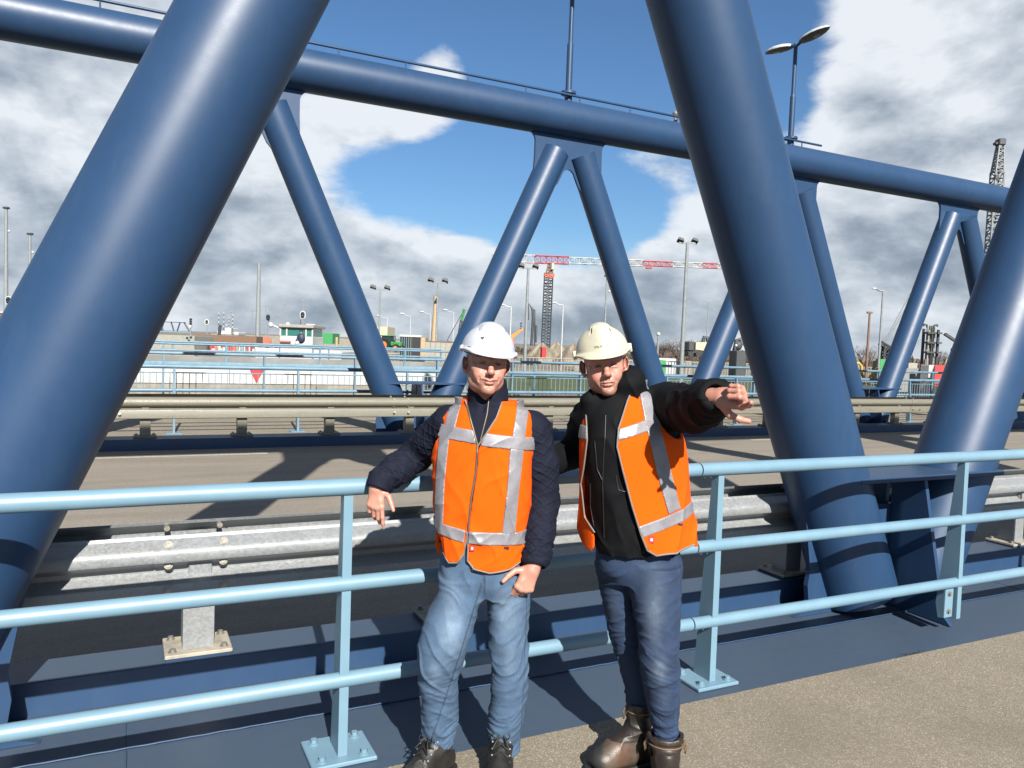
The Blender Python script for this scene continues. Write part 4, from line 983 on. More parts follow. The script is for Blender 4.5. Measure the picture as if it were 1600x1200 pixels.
def sdf_mesh(f, lo, hi, h, name, mat, parent=None, color=None, margin=1.6, project=True):
    lo = np.array(lo, float); hi = np.array(hi, float)
    lev = 5; H = h*2**lev; n = np.ceil((hi-lo)/H).astype(int)+1
    C = np.stack(np.meshgrid(*[np.arange(q) for q in n], indexing='ij'), -1).reshape(-1, 3)
    for L in range(lev, -1, -1):
        s = h*2**L
        d = f(lo+(C+.5)*s); C = C[np.abs(d) < s*.87*margin+.002]
        if L: C = (C[:, None, :]*2+np.array([[a, b, c] for a in (0, 1) for b in (0, 1) for c in (0, 1)])[None]).reshape(-1, 3)
    if len(C) == 0: raise RuntimeError('empty '+name)
    B = np.array([1 << 40, 1 << 20, 1], dtype=np.int64); key = lambda q: (q.astype(np.int64)+4)@B
    off = np.array([[a, b, c] for a in (0, 1) for b in (0, 1) for c in (0, 1)])
    K = (C[:, None, :]+off[None]).reshape(-1, 3); kk = key(K); uq, inv = np.unique(kk, return_inverse=True)
    first = np.zeros(len(uq), dtype=np.int64); first[inv] = np.arange(len(inv)); V = f(lo+K[first]*h)[inv].reshape(-1, 8)
    sg = V < 0; act = sg.any(1) & ~sg.all(1); C = C[act]; V = V[act]; sg = sg[act]
    edges = [(0, 1), (2, 3), (4, 5), (6, 7), (0, 2), (1, 3), (4, 6), (5, 7), (0, 4), (1, 5), (2, 6), (3, 7)]
    acc = np.zeros((len(C), 3)); cnt = np.zeros(len(C))
    for a, b in edges:
        m = sg[:, a] != sg[:, b]; t = V[m, a]/(V[m, a]-V[m, b]); acc[m] += off[a]+t[:, None]*(off[b]-off[a]); cnt[m] += 1
    X = lo+(C+acc/cnt[:, None])*h
    ck = key(C); order = np.argsort(ck); cs = ck[order]
    def find(q):
        k2 = key(q); i = np.searchsorted(cs, k2); i = np.clip(i, 0, len(cs)-1); ok = cs[i] == k2; return np.where(ok, order[i], -1)
    F = []
    for ax in range(3):
        # edge from corner 0 along ax of each cell
        cb = [4, 2, 1][ax]; m = sg[:, 0] != sg[:, cb]; Q = C[m]; e1 = np.zeros(3, int); e2 = np.zeros(3, int); e1[(ax+1) % 3] = 1; e2[(ax+2) % 3] = 1
        q = np.stack([find(Q-e1-e2), find(Q-e2), find(Q), find(Q-e1)], 1); ok = (q >= 0).all(1); q = q[ok]; flip = ~sg[m, 0][ok]
        q[flip] = q[flip][:, ::-1]; F.append(q)
    F = np.concatenate(F)
    if project:
        for _ in range(1):
            e = h*.3; d0 = f(X); g = np.stack([f(X+np.eye(3)[i]*e)-d0 for i in range(3)], 1)/e
            g2 = (g*g).sum(1)+.05; st = -(d0/g2)[:, None]*g; ln = np.linalg.norm(st, axis=1); st *= np.minimum(1, h*.5/np.maximum(ln, 1e-9))[:, None]; X = X+st
    me = bpy.data.meshes.new(name); me.vertices.add(len(X)); me.vertices.foreach_set('co', X.astype(np.float32).ravel())
    me.loops.add(len(F)*4); me.loops.foreach_set('vertex_index', F.astype(np.int32).ravel()); me.polygons.add(len(F)); me.polygons.foreach_set('loop_start', np.arange(len(F), dtype=np.int32)*4)
    me.polygons.foreach_set('loop_total', np.full(len(F), 4, dtype=np.int32)); me.update(calc_edges=True); me.polygons.foreach_set('use_smooth', np.ones(len(F), dtype=bool))
    if color is not None:
        a = me.color_attributes.new('tint', 'FLOAT_COLOR', 'POINT'); col = np.ones((len(X), 4), dtype=np.float32); col[:, :3] = color(X); a.data.foreach_set('color', col.ravel())
    me.materials.append(mat); o = bpy.data.objects.new(name, me); COL.objects.link(o)
    if parent: o.parent = parent
    return o
def rotm(yaw=0, roll=0, pitch=0):
    """columns = local axes; yaw>0 turns the face to image right, roll>0 tilts the top to image right, pitch>0 looks down"""
    cy, sy = cos(yaw), sin(yaw); cr, sr = cos(roll), sin(roll); cp, sp = cos(pitch), sin(pitch)
    Rz = np.array([[cy, -sy, 0], [sy, cy, 0], [0, 0, 1]]); Ry = np.array([[cr, 0, sr], [0, 1, 0], [-sr, 0, cr]]); Rx = np.array([[1, 0, 0], [0, cp, -sp], [0, sp, cp]])
    return Ry@Rz@Rx
def unit(v): v = np.array(v, float); return v/np.linalg.norm(v)
def sstep(x, a, b): t = np.clip((x-a)/(b-a), 0, 1); return t*t*(3-2*t)

class Frame:
    """person frame: x image right, y away, z up; L() reads a joint off the picture at depth offset dv"""
    def __init__(s, px, D):
        r = ray(px, 1000); t = D/(r@VX); q = EYEP+r*t; s.O = np.array([q[0], q[1], 0.0]); s.D = D
    def L(s, px, py, dv=0.0):
        r = ray(px, py); t = ((s.O-EYEP)@VX+dv)/(r@VX); q = EYEP+r*t-s.O; return np.array([q@UX, dv, q[2]])
    def z(s, px, py, dv=0.0): return s.L(px, py, dv)[2]
    def row(s, y, x0, x1, dv, b=None, tw=0.0, bf=1.0):
        A = s.L(x0, y, dv); B = s.L(x1, y, dv); a = (B[0]-A[0])/2; return ((A[2]+B[2])/2, (A[0]+B[0])/2, dv, a, b if b else a*bf, tw)

# ---- head
def add_head(F, c, R, p):
    """c head centre at eye height, R rotation, p proportions"""
    T = lambda x, y, z: np.array(c)+R@np.array([x*p.get('w', 1), y, z])
    E = lambda q, r, k=.01, op='u', rr=None: F.ell(T(*q), r, R if rr is None else R@rr, k, op)
    def Cp(a, b, ra, rb, k=.01, op='u'): F.cap(T(*a), T(*b), ra, rb, k, op)
    mw = p.get('mw', 1.0); yo = .010*(mw-1)*2
    E((0, .012, .038), (.076, .096, .090), .0)
    E((0, -.024, -.030), (.061, .062, .080), .035)
    E((0, -.030, .020), (.058, .060, .045), .03)
    for s in (-1, 1):
        Cp((s*.051, .012, -.040), (s*.045, -.014, -.068), .016, .014, .03); Cp((s*.045, -.014, -.068), (s*.013, -.066, -.100), .014, .013, .026)
        E((s*.046, -.056, -.018), (.020, .018, .014), .022)
        E((s*.036, -.066, -.045), (.019, .017, .020), .022)
        Cp((s*.046, -.072, .017), (s*.030, -.083, .0215), .0065, .008, .012); Cp((s*.030, -.083, .0215), (s*.010, -.089, .016), .008, .007, .012)
    E((0, -.077, -.099), (.017, .018, .015), .018)
    E((0, -.070, -.068), (.034, .024, .026), .02)
    for s in (-1, 1):
        E((s*.0305, -.099, .001), (.0185, .014, .0095), .012, 's')
        E((s*.0305, -.0725, .000), (.0165, .0145, .0125), .004)
        Cp((s*.045, -.079, -.0005), (s*.0305, -.0893, .0022), .0022, .0026, .003); Cp((s*.0305, -.0893, .0022), (s*.017, -.086, -.001), .0026, .0018, .003)
        Cp((s*.043, -.079, -.0085), (s*.020, -.0875, -.0085), .0035, .003, .006)
        Cp((s*.044, -.0835, -.0025), (s*.018, -.090, -.003), .0014, .0014, .002, 's')
    Cp((0, -.086, .014), (0, -.103, -.016), .0075, .0085, .012); Cp((0, -.103, -.016), (0, -.113, -.031), .0085, .0105, .008)
    E((0, -.1135, -.0335), (.0125, .012, .0105), .008)
    for s in (-1, 1):
        E((s*.0125, -.1005, -.0385), (.0085, .012, .0085), .006); E((s*.0068, -.1085, -.0465), (.0038, .0055, .004), .004, 's')
        Cp((s*.0195, -.100, -.036), (s*.0345*(1+.5*(mw-1)), -.0885, -.064), .0026, .0034, p.get('fold', .011), 's'); Cp((s*.052, -.074, -.004), (s*.060, -.060, -.010), .0012, .0012, .004, 's'); Cp((s*.052, -.074, .003), (s*.060, -.060, .004), .0012, .0012, .004, 's')
    mc = p.get('smile', .004)   # corner lift
    for s in (-1, 1):
        Cp((s*.0265*mw, -.0855+yo, -.0675+mc), (s*.011, -.0955, -.0635+mc*.25), .0032, .0050, .005); Cp((s*.011, -.0955, -.0635+mc*.25), (0, -.0965, -.0650), .0050, .0048, .004)
        Cp((s*.0255*mw, -.0855+yo, -.0685+mc), (s*.010, -.0945, -.0745+mc*.2), .0030, .0058, .005); Cp((s*.010, -.0945, -.0745+mc*.2), (0, -.0955, -.0755), .0058, .0058, .004)
        Cp((s*.0285*mw, -.0885+yo, -.0680+mc), (s*.010, -.1000, -.0690+mc*.2), .0016, .0020, .0025, 's'); Cp((s*.030*mw, -.088+yo, -.062+mc), (s*.0295*mw, -.084+yo, -.076+mc), .0016, .0016, .006, 's'); Cp((s*.010, -.1000, -.0690+mc*.2), (0, -.1010, -.0695), .0020, .0020, .0025, 's')
        # ear
        er = rotm(0, s*.14, .18)@np.array([[cos(s*.60), -sin(s*.60), 0], [sin(s*.60), cos(s*.60), 0], [0, 0, 1]])
        E((s*.084, .017, -.004), (.0065, .0195, .032), .006, 'u', er); E((s*.0865, .008, .000), (.005, .010, .019), .005, 's', er); E((s*.080, .009, -.031), (.006, .008, .009), .006)
    E((0, -.094, -.086), (.016, .006, .004), .01, 's')
    for zf in (.036, .046): Cp((-.030, -.083, zf), (.030, -.083, zf), .0012, .0012, .006, 's')
    n0 = T(0, .018, -.07); n1 = np.array(p['neck']); F.cap(n0, n1, .055, .060, .03)
    if p.get('hair', 1): pass
def head_color(c, R, p):
    c = np.array(c)
    def col(X):
        q = (X-c)@R; q = q/np.array([p.get('w', 1), 1, 1]); x, y, z = q.T; ax = np.abs(x)
        base = np.array(p['skin']); C = np.tile(base, (len(X), 1))
        def blend(m, cc): nonlocal C; C = C*(1-m[:, None])+np.array(cc)*m[:, None]
        nz = vnoise(X, 60)*.5+vnoise(X, 160)*.5
        C *= (.90+.20*nz)[:, None]
        inhead = (np.linalg.norm(q, axis=1) < .17)
        red = np.exp(-((ax-.042)**2/.016**2+(z+.035)**2/.018**2+(y+.07)**2/.03**2)) + 1.0*np.exp(-(x**2/.013**2+(z+.033)**2/.014**2+(y+.112)**2/.02**2)) + .7*sstep(ax, .074, .08)*inhead
        blend(np.clip(red, 0, 1)*.40, p['red'])
        # lips
        mc = p.get('smile', .004); mw = p.get('mw', 1.0); axm = ax/mw; zm = -.069+mc*(axm/.026)**2
        lip = sstep(-np.abs(z-zm)+.0085-.0045*(axm/.026)**2, 0, .003)*sstep(-axm, -.026, -.022)*(y < -.070)*inhead; blend(lip*.75, p['lip'])
        line = sstep(-np.abs(z-zm), -.0028, -.0008)*sstep(-axm, -.029, -.026)*(y < -.070)*inhead; blend(line*.9, (.04, .01, .008))
        # brows
        zb = .0235+.003*np.sin((ax-.012)/.035*pi)-.05*np.maximum(ax-.035, 0); br = sstep(-np.abs(z-zb), -.0055, -.0015)*sstep(ax, .010, .016)*sstep(-ax, -.050, -.040)*(y < -.05)*inhead; blend(np.clip(br*p.get('browa', .55)*(.7+.9*nz), 0, 1), p['brow'])
        # lash line and slit of the squinting eye
        ze = -.0022-.12*np.maximum(ax-.03, 0); ey = sstep(-np.abs(z-ze), -.0034, -.0012)*sstep(ax, .016, .020)*sstep(-ax, -.0455, -.041)*(y < -.065)*inhead
        white = ey*(np.abs(ax-.031) > .0055); blend(ey*1.0, (.02, .012, .01)); blend(white*sstep(-np.abs(z-ze), -.002, -.0008)*.55, (.45, .38, .34))
        up = sstep(-np.abs(z-(ze+.0042)), -.0018, -.0006)*sstep(ax, .015, .020)*sstep(-ax, -.047, -.041)*(y < -.065)*inhead; blend(up*.9, (.05, .025, .02)); bag = sstep(-np.abs(z-(ze-.0095)), -.0022, -.0006)*sstep(ax, .016, .022)*sstep(-ax, -.044, -.038)*(y < -.065)*inhead; blend(bag*.35, (.20, .07, .05))
        # stubble
        st = sstep(-z, .040, .062)*(y < .03)*sstep(ax+np.maximum(0, -.09-z)*3, .012, .030)*inhead*(z > -.14) + np.exp(-((z+.052)**2/.006**2))*(ax < .03)*(y < -.07)*inhead + sstep(-z, .083, .092)*(z > -.13)*inhead*(y < 0)
        blend(np.clip(st, 0, 1)*(1-lip)*p.get('stub', .2)*(.5+.9*nz), (.16, .11, .09))
        # short hair below the helmet
        hr = sstep(z+.35*np.maximum(y, -.2)-.15*0, .012, .020)*(y > -.052)*sstep(y, -.058, -.045)*(ax < .0795+0*(y))*(z > -.06)*inhead
        hr = np.maximum(hr, (y > .03)*(z > -.055)*inhead*1.0); hr = hr*((ax < .0785) | (y > .045))
        blend(np.clip(hr, 0, 1)*.9, np.array(p['hair_c'])*1.0)
        return np.clip(C, 0, 1)
    return col
def add_hand(F, w, d, s, curls, size=1.0, thumb=None, wr=.026, spread=.0, back=.06):
    """w wrist, d direction of the fingers, s direction of the thumb side, dorsal normal = away from the palm"""
    w = np.array(w, float); d = unit(d); s = unit(np.array(s, float)-d*np.dot(s, d)); n = np.cross(s, d)   # sign fixed by caller through curls
    def P(x, y, z): return w+size*(s*x+d*y+n*z)
    kn = [(.027, .088), (.0085, .092), (-.010, .087), (-.027, .078)]
    F.cap(P(0, -back, 0), P(0, .012, 0), wr*1.0, wr*.95, .012)
    for i, (x, y) in enumerate(kn): F.cap(P(x*.45, .012, 0), P(x, y, .0), .0150*size, .0118*size, .016)
    F.cap(P(.016, .02, -.006*curls[0][3] if len(curls[0]) > 3 else 0), P(.020, .060, 0), .016*size, .013*size, .012)
    Ls = [(.043, .026, .021), (.047, .030, .022), (.043, .028, .021), (.034, .021, .019)]; Rs = [(.0098, .0090, .0082, .0068), (.0100, .0092, .0084, .0070), (.0096, .0088, .0080, .0067), (.0086, .0078, .0070, .0060)]
    for i in range(4):
        x, y = kn[i]; a = 0.0; p0 = P(x, y, 0); sp = (x)*spread
        cs = curls[i]
        sg = cs[3] if len(cs) > 3 else 1
        for j in range(3):
            a += radians(cs[j]); dd = unit(d*cos(a)+n*(-sg)*sin(a)+s*sp*8*cos(a)); p1 = p0+dd*Ls[i][j]*size
            F.cap(p0, p1, Rs[i][j]*size, Rs[i][j+1]*size, .0035 if j else .006)
            if j == 0: F.ell(p0+0*dd, (.0112*size,)*3, None, .004)
            p0 = p1
    th = thumb or [(.55, .75, -.15), (.30, .95, -.1), (.15, 1, -.05)]
    sg = curls[0][3] if len(curls[0]) > 3 else 1
    p0 = P(.017, .018, -.004*sg)
    for j, (L_, ra, rb) in enumerate(((.046, .0155, .0118), (.033, .0118, .0105), (.028, .0105, .0078))):
        q = th[j]; dd = unit(s*q[0]+d*q[1]+n*sg*q[2]); p1 = p0+dd*L_*size; F.cap(p0, p1, ra*size, rb*size, .007 if j == 0 else .003); p0 = p1

# ---- shared people materials
def tintmat(name, rough, extra=None, sss=0.0, mul=1.0, bs=None, sheen=0.0):
    def f(t, b):
        a = t.n('ShaderNodeAttribute', attribute_name='tint').outputs['Color']; c = obc(t)
        t.L.new(a, b.inputs['Base Color'])
        if sss: b.inputs['Subsurface Weight'].default_value = sss; b.inputs['Subsurface Radius'].default_value = (.9, .35, .2); b.inputs['Subsurface Scale'].default_value = .006
        if sheen: b.inputs['Sheen Weight'].default_value = sheen
        if bs: bump(t, b, t.noise(c, bs[0], 3, .6), bs[1], bs[2])
        if extra: extra(t, b, c, a)
    return newmat(name, f, rough=rough)
M['skin'] = tintmat('skin', .48, sss=.12, bs=(420, .25, .001))
def denimx(t, b, c, a):
    w1 = t.n('ShaderNodeTexWave', wave_type='BANDS', bands_direction='DIAGONAL', ins={'Vector': c, 'Scale': 260.0, 'Distortion': .6}).outputs['Fac']
    n = t.noise(t.v('MULTIPLY', c, (1, 1, .35)), 160, 4, .7); n2 = t.noise(c, 22, 4, .65)
    g = t.m('ADD', t.m('MULTIPLY', n, .7), t.m('ADD', t.m('MULTIPLY', n2, .35), .48)); t.L.new(t.v('SCALE', a, sc=g), b.inputs['Base Color'])
    bump(t, b, t.m('ADD', t.m('MULTIPLY', w1, .4), n), .5, .0015)
M['denim'] = tintmat('denim', .85, denimx)
M['cloth'] = tintmat('jacket_cloth', .8, bs=(300, .35, .0012))
M['cloth'].node_tree.nodes['Principled BSDF'].inputs['Specular IOR Level'].default_value = .12
def hivisx(t, b, c, a):
    w = t.n('ShaderNodeTexWave', wave_type='BANDS', bands_direction='Z', ins={'Vector': c, 'Scale': 240.0}).outputs['Fac']; n = t.noise(c, 12, 4, .6)
    bump(t, b, t.m('ADD', t.m('MULTIPLY', w, .3), t.m('MULTIPLY', n, 2.2)), .35, .003)
M['hivis'] = newmat('orange_hi_vis_polyester', lambda t, b: (t.L.new(t.mix(t.noise(obc(t), 3, 4, .6), (.84, .088, .0), (.92, .108, .001)), b.inputs['Base Color']), hivisx(t, b, obc(t), None)), rough=.9, spec=.15)
def refl(t, b):
    c = obc(t); n = t.noise(c, 20, 5, .7); v = t.n('ShaderNodeTexVoronoi', ins={'Vector': c, 'Scale': 400.0}).outputs['Distance']
    t.L.new(t.mix(t.ss(n, .3, .75), (.21, .205, .23), (.29, .285, .305)), b.inputs['Base Color']); bump(t, b, t.m('ADD', t.m('MULTIPLY', n, 1.2), t.m('MULTIPLY', v, .2)), .3, .002)
M['reflect'] = newmat('silver_reflective_tape', refl, rough=.45, metal=.2)
M['piping'] = flatmat('grey_piping', (.16, .15, .14), .6)
M['zip'] = flatmat('zip_metal', (.12, .10, .07), .45, metal=.3)
M['leather'] = tintmat('leather', .5, bs=(90, .5, .003))
def shellx(t, b, c, a):
    n = t.noise(c, 30, 5, .7); t.L.new(t.mix(t.m('MULTIPLY', t.ss(n, .55, .75), .25), a, (.22, .19, .14)), b.inputs['Base Color'])
M['shell_old'] = tintmat('aged_white_helmet_plastic', .42, shellx, bs=(60, .12, .002))
M['shell_new'] = tintmat('white_helmet_plastic', .33, bs=(40, .06, .002))

def polysdf(px, pz, poly):
    """2D signed distance to polygon; poly (n,2)"""
    P = np.stack([px, pz], 1); d = np.full(len(P), 1e9); ins = np.zeros(len(P), bool); n = len(poly)
    for i in range(n):
        a = poly[i]; b = poly[(i+1) % n]; e = b-a; w = P-a; t = np.clip((w@e)/max(e@e, 1e-12), 0, 1); d = np.minimum(d, np.linalg.norm(w-t[:, None]*e, axis=1))
        cnd = (a[1] > P[:, 1]) != (b[1] > P[:, 1]); 
        with np.errstate(divide='ignore', invalid='ignore'): xi = a[0]+(P[:, 1]-a[1])*(b[0]-a[0])/(b[1]-a[1])
        ins ^= cnd & (P[:, 0] < xi)
    return np.where(ins, -d, d)
def smoothpoly(pts, it=1):
    P = np.array(pts, float)
    for _ in range(it):
        Q = []
        for i in range(len(P)): a, b = P[i], P[(i+1) % len(P)]; Q += [a*.75+b*.25, a*.25+b*.75]
        P = np.array(Q)
    return P
def front_hit(f, x, z, y0=-.45, y1=.1, level=0.0, n=160):
    """first surface along +y at each (x,z)"""
    ys = np.linspace(y0, y1, n); x = np.atleast_1d(x); z = np.atleast_1d(z); out = []
    for xx, zz in zip(x, z):
        d = f(np.stack([np.full(n, xx), ys, np.full(n, zz)], 1))-level; i = np.argmax(d < 0)
        out.append(np.array([xx, ys[i]-(ys[i]-ys[i-1])*(d[i]/(d[i]-d[i-1]+1e-9)) if d[i] < 0 and i > 0 else np.nan, zz]))
    return np.array(out)
def front_line(fr, f, pxpts, level, r, name, mat, parent, dv=-.13, step=4):
    pts = []
    for a, b in zip(pxpts[:-1], pxpts[1:]):
        n = max(2, int(np.hypot(b[0]-a[0], b[1]-a[1])/step))
        for t in np.arange(n)/n: pts.append((a[0]+(b[0]-a[0])*t, a[1]+(b[1]-a[1])*t))
    pts.append(pxpts[-1]); L = np.array([fr.L(x, y, dv) for x, y in pts]); H = front_hit(f, L[:, 0], L[:, 2], level=level); H = H[~np.isnan(H[:, 1])]
    if len(H) < 2: return None
    return MB().path(list(H), r, 6).build(name, mat, parent)

def make_vest(fr, root, T, V, panels, stripes, armholes, off, z0, z1, yback, dvp=-.13, back_z=None):
    """T torso field (already includes folds); vest = thin shell limited to the panel outlines read from the front; back = whole"""
    polys = [np.array([fr.L(x, y, dvp)[[0, 2]] for x, y in P]) for P in panels]; polys = [smoothpoly(p, 1) for p in polys]
    spoly = [np.array([fr.L(x, y, dvp)[[0, 2]] for x, y in P]) for P in stripes]
    lo = np.array([-.42, -.34, z0-.05]); hi = np.array([.42, .34, z1+.05])
    def region(P):
        fd = np.full(len(P), 1e9)
        for p in polys: fd = np.minimum(fd, polysdf(P[:, 0], P[:, 2], p))
        front = np.maximum(fd, P[:, 1]-yback)
        back = np.maximum(np.maximum(yback-.002-P[:, 1], z0+.03-P[:, 2]), P[:, 2]-z1+.02)
        r = np.minimum(front, back)
        for c, d, R in armholes:
            q = P-c; al = q@d; rad = np.linalg.norm(q-al[:, None]*d, axis=1); r = np.maximum(r, np.minimum(R-rad, al+.045))
        return r
    def fv(P):
        t = V(P); sh = np.abs(t-off+.0055)-.0075
        m = np.abs(sh) < .06
        r = np.full(len(P), -1.0); 
        if m.any(): r[m] = region(P[m])
        return np.maximum(sh, r)
    o = sdf_mesh(fv, lo, hi, .0045, 'safety_vest', M['hivis'], root, margin=2.0)
    for sp in spoly:
        c0 = sp.min(0); c1 = sp.max(0)
        def fs(P, sp=sp):
            t = V(P); sh = np.abs(t-off-.0030)-.0044; m = np.abs(sh) < .05; r = np.full(len(P), -1.0)
            if m.any(): r[m] = np.maximum(polysdf(P[m, 0], P[m, 2], sp), np.maximum(region(P[m])+.001, P[m, 1]-yback+.0))
            return np.maximum(sh, r)
        try: sdf_mesh(fs, [c0[0]-.02, -.34, c0[1]-.02], [c1[0]+.02, .12, c1[1]+.02], .0035, 'reflective_stripe', M['reflect'], o, margin=2.0)
        except RuntimeError: pass
    return o, fv
def const_color(c, amp=.12, sc=25):
    c = np.array(c)
    return lambda X: np.clip(c[None]*(1-amp+2*amp*vnoise(X, sc))[:, None], 0, 1)
def ridg(n): return 1-np.abs(2*n-1)
def seg_frame(a, b): 
    a = np.array(a); b = np.array(b); d = unit(b-a); s = unit(np.cross(d, (0, 1, 0))); n = np.cross(s, d); return a, d, s, n
def helmet(fr, root, c, R, p, mat, col):
    T = lambda x, y, z: np.array(c)+R@np.array([x, y, z])
    h = Field()
    h.ell(T(0, .010, .052), (.104, .126, .108), R, 0)
    h.ell(T(0, .0, .050), (.040, .118, .116), R, .03)
    if p == 'old':
        for x in (-.022, .022): h.cap(T(x, -.05, .150), T(x, .06, .156), .010, .010, .018)
        h.cap(T(0, -.06, .148), T(0, .07, .158), .011, .011, .02)
    else:
        h.cap(T(-.030, -.055, .140), T(-.022, .06, .152), .006, .006, .03); h.cap(T(.030, -.055, .140), T(.022, .06, .152), .006, .006, .03)
    # trim below the rim
    h.box(T(0, 0, -.050), (.3, .3, .10), R@rotm(0, 0, .05), .002, .004, 's')
    h.ell(T(0, -.008, .053), (.112, .131, .010), R, .010)                      # rim
    h.ell(T(0, -.066, .048), (.088, .098 if p == 'old' else .094, .009), R@rotm(0, 0, .14), .012)                   # peak
    h.ell(T(0, .012, .048), (.092, .114, .094), R, .003, 's')
    if p == 'old':
        for s in (-1, 1):
            h.box(T(s*.108, .0, .058), (.007, .016, .017), R@rotm(s*-.05, 0, 0), .003, .004)
            h.box(T(s*.034, -.052, .147), (.0035, .013, .02), R@rotm(s*.45, 0, 0), .001, .002, 's')
    else:
        for s in (-1, 1): h.box(T(s*.105, .0, .054), (.006, .018, .012), R, .003, .006)
        for s in (-1, 1): h.box(T(s*.055, -.040, .128), (.002, .008, .02), R, .001, .002, 's')
    cc = np.array(c)
    o = sdf_mesh(h, cc-[.2, .24, .1], cc+[.2, .2, .24], .0028, 'helmet', mat, root, color=col)
    g = Field(); g.ell(T(0, .010, .046), (.092, .112, .016), R, 0); g.ell(T(0, .010, .030), (.084, .104, .03), R, .002, 's')
    sdf_mesh(g, cc-[.2, .2, .1], cc+[.2, .2, .1], .004, 'headband', M['black_plastic'], o)
    return h, o, T
def marks_on(fr, h, strokes, r, mat, parent, dv=-.13, name='helmet_print'):
    m = MB(); any_ = False
    for st in strokes:
        L = np.array([fr.L(x, y, dv) for x, y in st]); H = front_hit(h, L[:, 0], L[:, 2], level=.0003, y0=-.5); H = H[~np.isnan(H[:, 1])]
        if len(H) > 1: m.path(list(H), r, 4); any_ = True
    if any_: return m.build(name, mat, parent)

